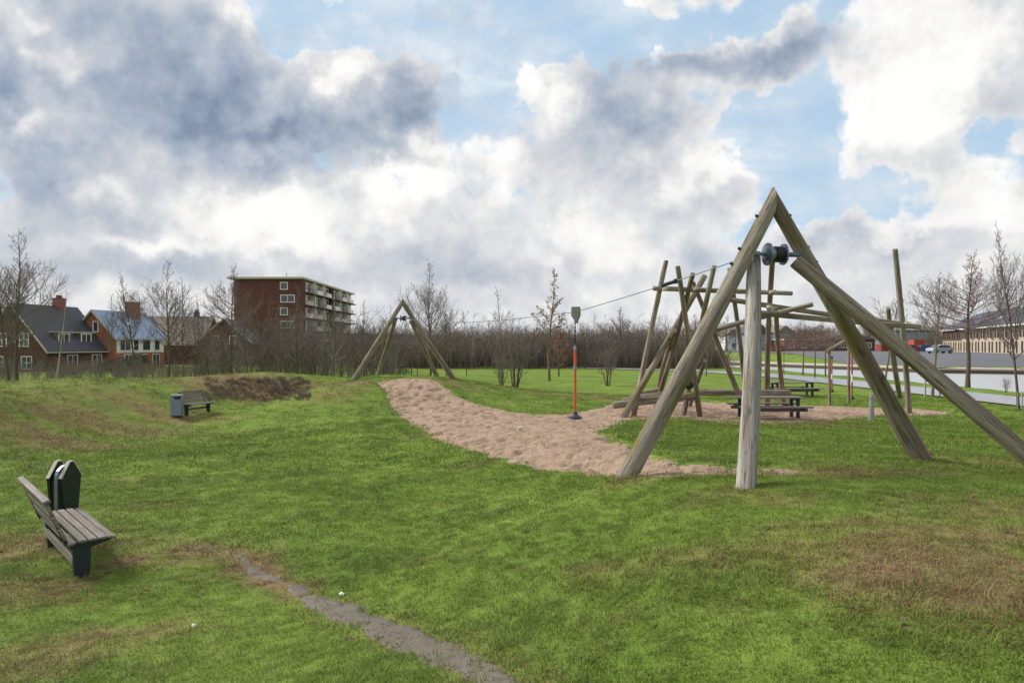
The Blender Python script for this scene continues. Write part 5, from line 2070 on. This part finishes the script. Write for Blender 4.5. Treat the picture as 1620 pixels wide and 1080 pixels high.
for (px, d, top, kd) in [(1100, 150, 497, 'round'), (1128, 160, 505, 'round'), (1150, 155, 500, 'round'), (1185, 190, 508, 'round'), (1222, 195, 505, 'round'), (1262, 200, 515, 'round'), (1300, 190, 505, 'round'), (1340, 195, 510, 'round'), (1375, 185, 500, 'round'), (1425, 205, 505, 'round'), (1460, 215, 502, 'round'), (1395, 150, 490, 'slim')]:
    tree('bare_tree', kd, px, d, top, ['distant round tree left above the pale house', 'distant tree just right of the leaning black pole', 'distant round tree beside the pale strut', 'distant tree above the grey blue gabled house', 'distant tree behind the slender posts', 'distant tree above the white roofed shed',
         'distant tree behind the flat crowned trees', 'distant tree above the slanting rail', 'distant tree right behind the crossing log legs', 'distant tree behind the tall right hand pole', 'distant tree left of the slate roof', 'distant slender tree left of the tall right hand pole'][k], 'trees beyond the canal', z=1.0, wide=1.2)
    k += 1


# ------------------------------------------------------------------ thickets: masses of brown stems nobody could count
def bush_mesh(nm, seed, H, nst, spread, mat, minr, br=7):
    rg = random.Random(seed)
    mb = MB()
    for _ in range(nst):
        a, r = rg.random() * 6.283, spread * math.sqrt(rg.random())
        p = Vector((math.cos(a) * r, math.sin(a) * r, -.1))
        d = Vector((math.cos(a) * rg.uniform(0, .35), math.sin(a) * rg.uniform(0, .35), 1)).normalized()
        h = H * rg.uniform(.55, 1.0)
        pts = [p]
        for i in range(4):
            d = (d + Vector((rg.gauss(0, .1), rg.gauss(0, .1), .05))).normalized()
            pts.append(pts[-1] + d * h / 4)
        mb.tube(pts, [minr * 2.2, minr * 1.9, minr * 1.6, minr * 1.2, minr * .7], 3, caps=False)
        for _b in range(br):
            t = rg.uniform(.25, 1)
            i = min(3, int(t * 4))
            q = pts[i].lerp(pts[i + 1], t * 4 - i)
            e = Vector((rg.gauss(0, .5), rg.gauss(0, .5), rg.uniform(.3, 1))).normalized()
            L = h * rg.uniform(.12, .3)
            m1 = q + e * L * .5
            en = m1 + (e + Vector((rg.gauss(0, .3), rg.gauss(0, .3), .25))).normalized() * L * .5
            mb.tube([q, m1, en], [minr, minr * .8, minr * .5], 3, caps=False)
            for _c in range(2):
                e2 = Vector((rg.gauss(0, .6), rg.gauss(0, .6), rg.uniform(.1, 1))).normalized()
                mb.tube([m1, m1 + e2 * L * .45], [minr * .7, minr * .4], 3, caps=False)
    return mb.mesh(nm, mat, None, recalc=False)


wood = proto_collection('thicket_stem', [bush_mesh('wood%d' % i, 100 + i, 4.6, 14, 1.1, M['twig'] if i % 3 else M['twig_red'], .013) for i in range(6)])
thin = proto_collection('thin_stem', [bush_mesh('thin%d' % i, 150 + i, 4.6, 5, 1.0, M['twig'] if i % 3 else M['bark'], .011, 9) for i in range(5)])
low = proto_collection('bramble_stem', [bush_mesh('low%d' % i, 200 + i, 1.0, 26, .6, M['twig_red'] if i % 2 else M['twig'], .009, 6) for i in range(4)])


def spread(name, x, y, hs, coll, nvar, label, cat, wj=.3):
    n = len(x)
    z = ground(x, y)
    sc = hs * RNG.uniform(.8, 1.2, n)
    w = sc * RNG.uniform(1 - wj, 1 + wj, n)
    return scatter(name, np.stack([x, y, z], -1), np.stack([RNG.normal(0, .05, n), RNG.normal(0, .05, n), RNG.random(n) * 6.283], -1), np.stack([w, w, sc], -1), RNG.integers(0, nvar, n), {}, coll, label, cat)


# far wood behind the lawn
n = 1050
y = RNG.uniform(80, 104, n)
px = RNG.uniform(555, 1150, n)
x = (px - 810) / FPX * y
hs = 0.34 + .72 * fbm(x * .22, y * .3, 91, 3) + .18 * (y > 94) - .25 * np.clip((px - 1040) / 110, 0, 1) - .15 * np.clip((640 - px) / 90, 0, 1)
spread('far_thicket', x, y, hs, wood, 6, 'dense brown leafless thicket along the back of the lawn', 'thicket')
n = 150
y = RNG.uniform(78, 90, n)
px = RNG.uniform(600, 1130, n)
x = (px - 810) / FPX * y
spread('slender_stems', x, y, RNG.uniform(.8, 1.45, n), thin, 5, 'slender taller stems standing out of the far thicket', 'thicket', .5)
# stems in front of the houses and the block
n = 310
y = RNG.uniform(46, 74, n)
px = np.where(RNG.random(n) < .72, RNG.uniform(320, 640, n), RNG.uniform(-60, 330, n))
x = (px - 810) / FPX * y
hs = np.where(px < 320, RNG.uniform(.2, .6, n), RNG.uniform(.4, 1.3, n))
spread('bank_thicket', x, y, hs * .92, thin, 5, 'thin leafless stems growing between the bank and the houses', 'thicket')
n = 260
y = RNG.uniform(100, 130, n)
px = RNG.uniform(300, 640, n)
x = (px - 810) / FPX * y
spread('back_thicket', x, y, RNG.uniform(.7, 1.1, n), wood, 6, 'leafless scrub at the foot of the apartment block', 'thicket')
n = 200
y = RNG.uniform(50, 70, n)
px = RNG.uniform(-80, 345, n)
x = (px - 810) / FPX * y
spread('garden_scrub', x, y, RNG.uniform(.15, .36, n), wood, 6, 'waist high brown scrub between the bank and the two gabled houses', 'scrub', .5)
# brambles on the bank slope
B = [hit(px, py) for px, py in zip(RNG.uniform(325, 490, 240), RNG.uniform(600, 634, 240))]
x, y = np.array([q[0] for q in B]), np.array([q[1] for q in B])
k_ = (y < 40)
spread('brambles', x[k_], y[k_], RNG.uniform(.10, .24, k_.sum()), low, 4, 'low red brown brambles on the slope left of the far mound', 'brambles')
# far tree line closing the horizon
n = 1300
a = RNG.uniform(-1.2, 1.2, n)
d = RNG.uniform(190, 330, n)
x, y = np.sin(a) * d, np.cos(a) * d
spread('distant_wood', x, y, RNG.uniform(1.1, 2.2, n) * (d / 260), wood, 6, 'hazy line of distant leafless woodland on the horizon', 'woodland', .5)


# evergreen hedge bushes by the blue roofed house
def hedge(label, px, d, w, h):
    x = (px - 810) / FPX * d
    root = empty('evergreen_bush', (x, d, gz(x, d)))
    tag(root, label, 'bush', 'evergreen bushes by the houses')
    rg = random.Random(px)
    mb, st = MB(), MB()
    for _ in range(1500):
        u = Vector((rg.gauss(0, 1), rg.gauss(0, 1), rg.gauss(0, 1))).normalized() * (rg.random() ** .4)
        c = Vector((u.x * w / 2, u.y * .8, h * .5 + u.z * h * .5))
        c += Vector((rg.gauss(0, .06), rg.gauss(0, .06), rg.gauss(0, .06)))
        s = rg.uniform(.05, .11)
        e1 = perp(u, rg)
        e2 = perp(e1, rg)
        mb.add([c - e1 * s, c - e2 * s * .6, c + e1 * s, c + e2 * s * .6], [(0, 1, 2, 3)])
    for k in range(4):
        st.tube([(k * .2 - .3, 0, -.2), (k * .25 - .4, 0, h * .7)], [.04, .015], 6)
    st.build('stem', M['bark'], root)
    o = mb.build('foliage', M['hedge'], root, recalc=False)
    o["kind"] = 'stuff'


hedge('dark evergreen bush left below the orange gable', 196, 72, 2.6, 1.5)
hedge('tall dark evergreen bush below the white framed windows', 222, 71, 1.9, 1.9)
hedge('low dark evergreen bush beside the dark house porch', 170, 72, 1.8, 1.2)
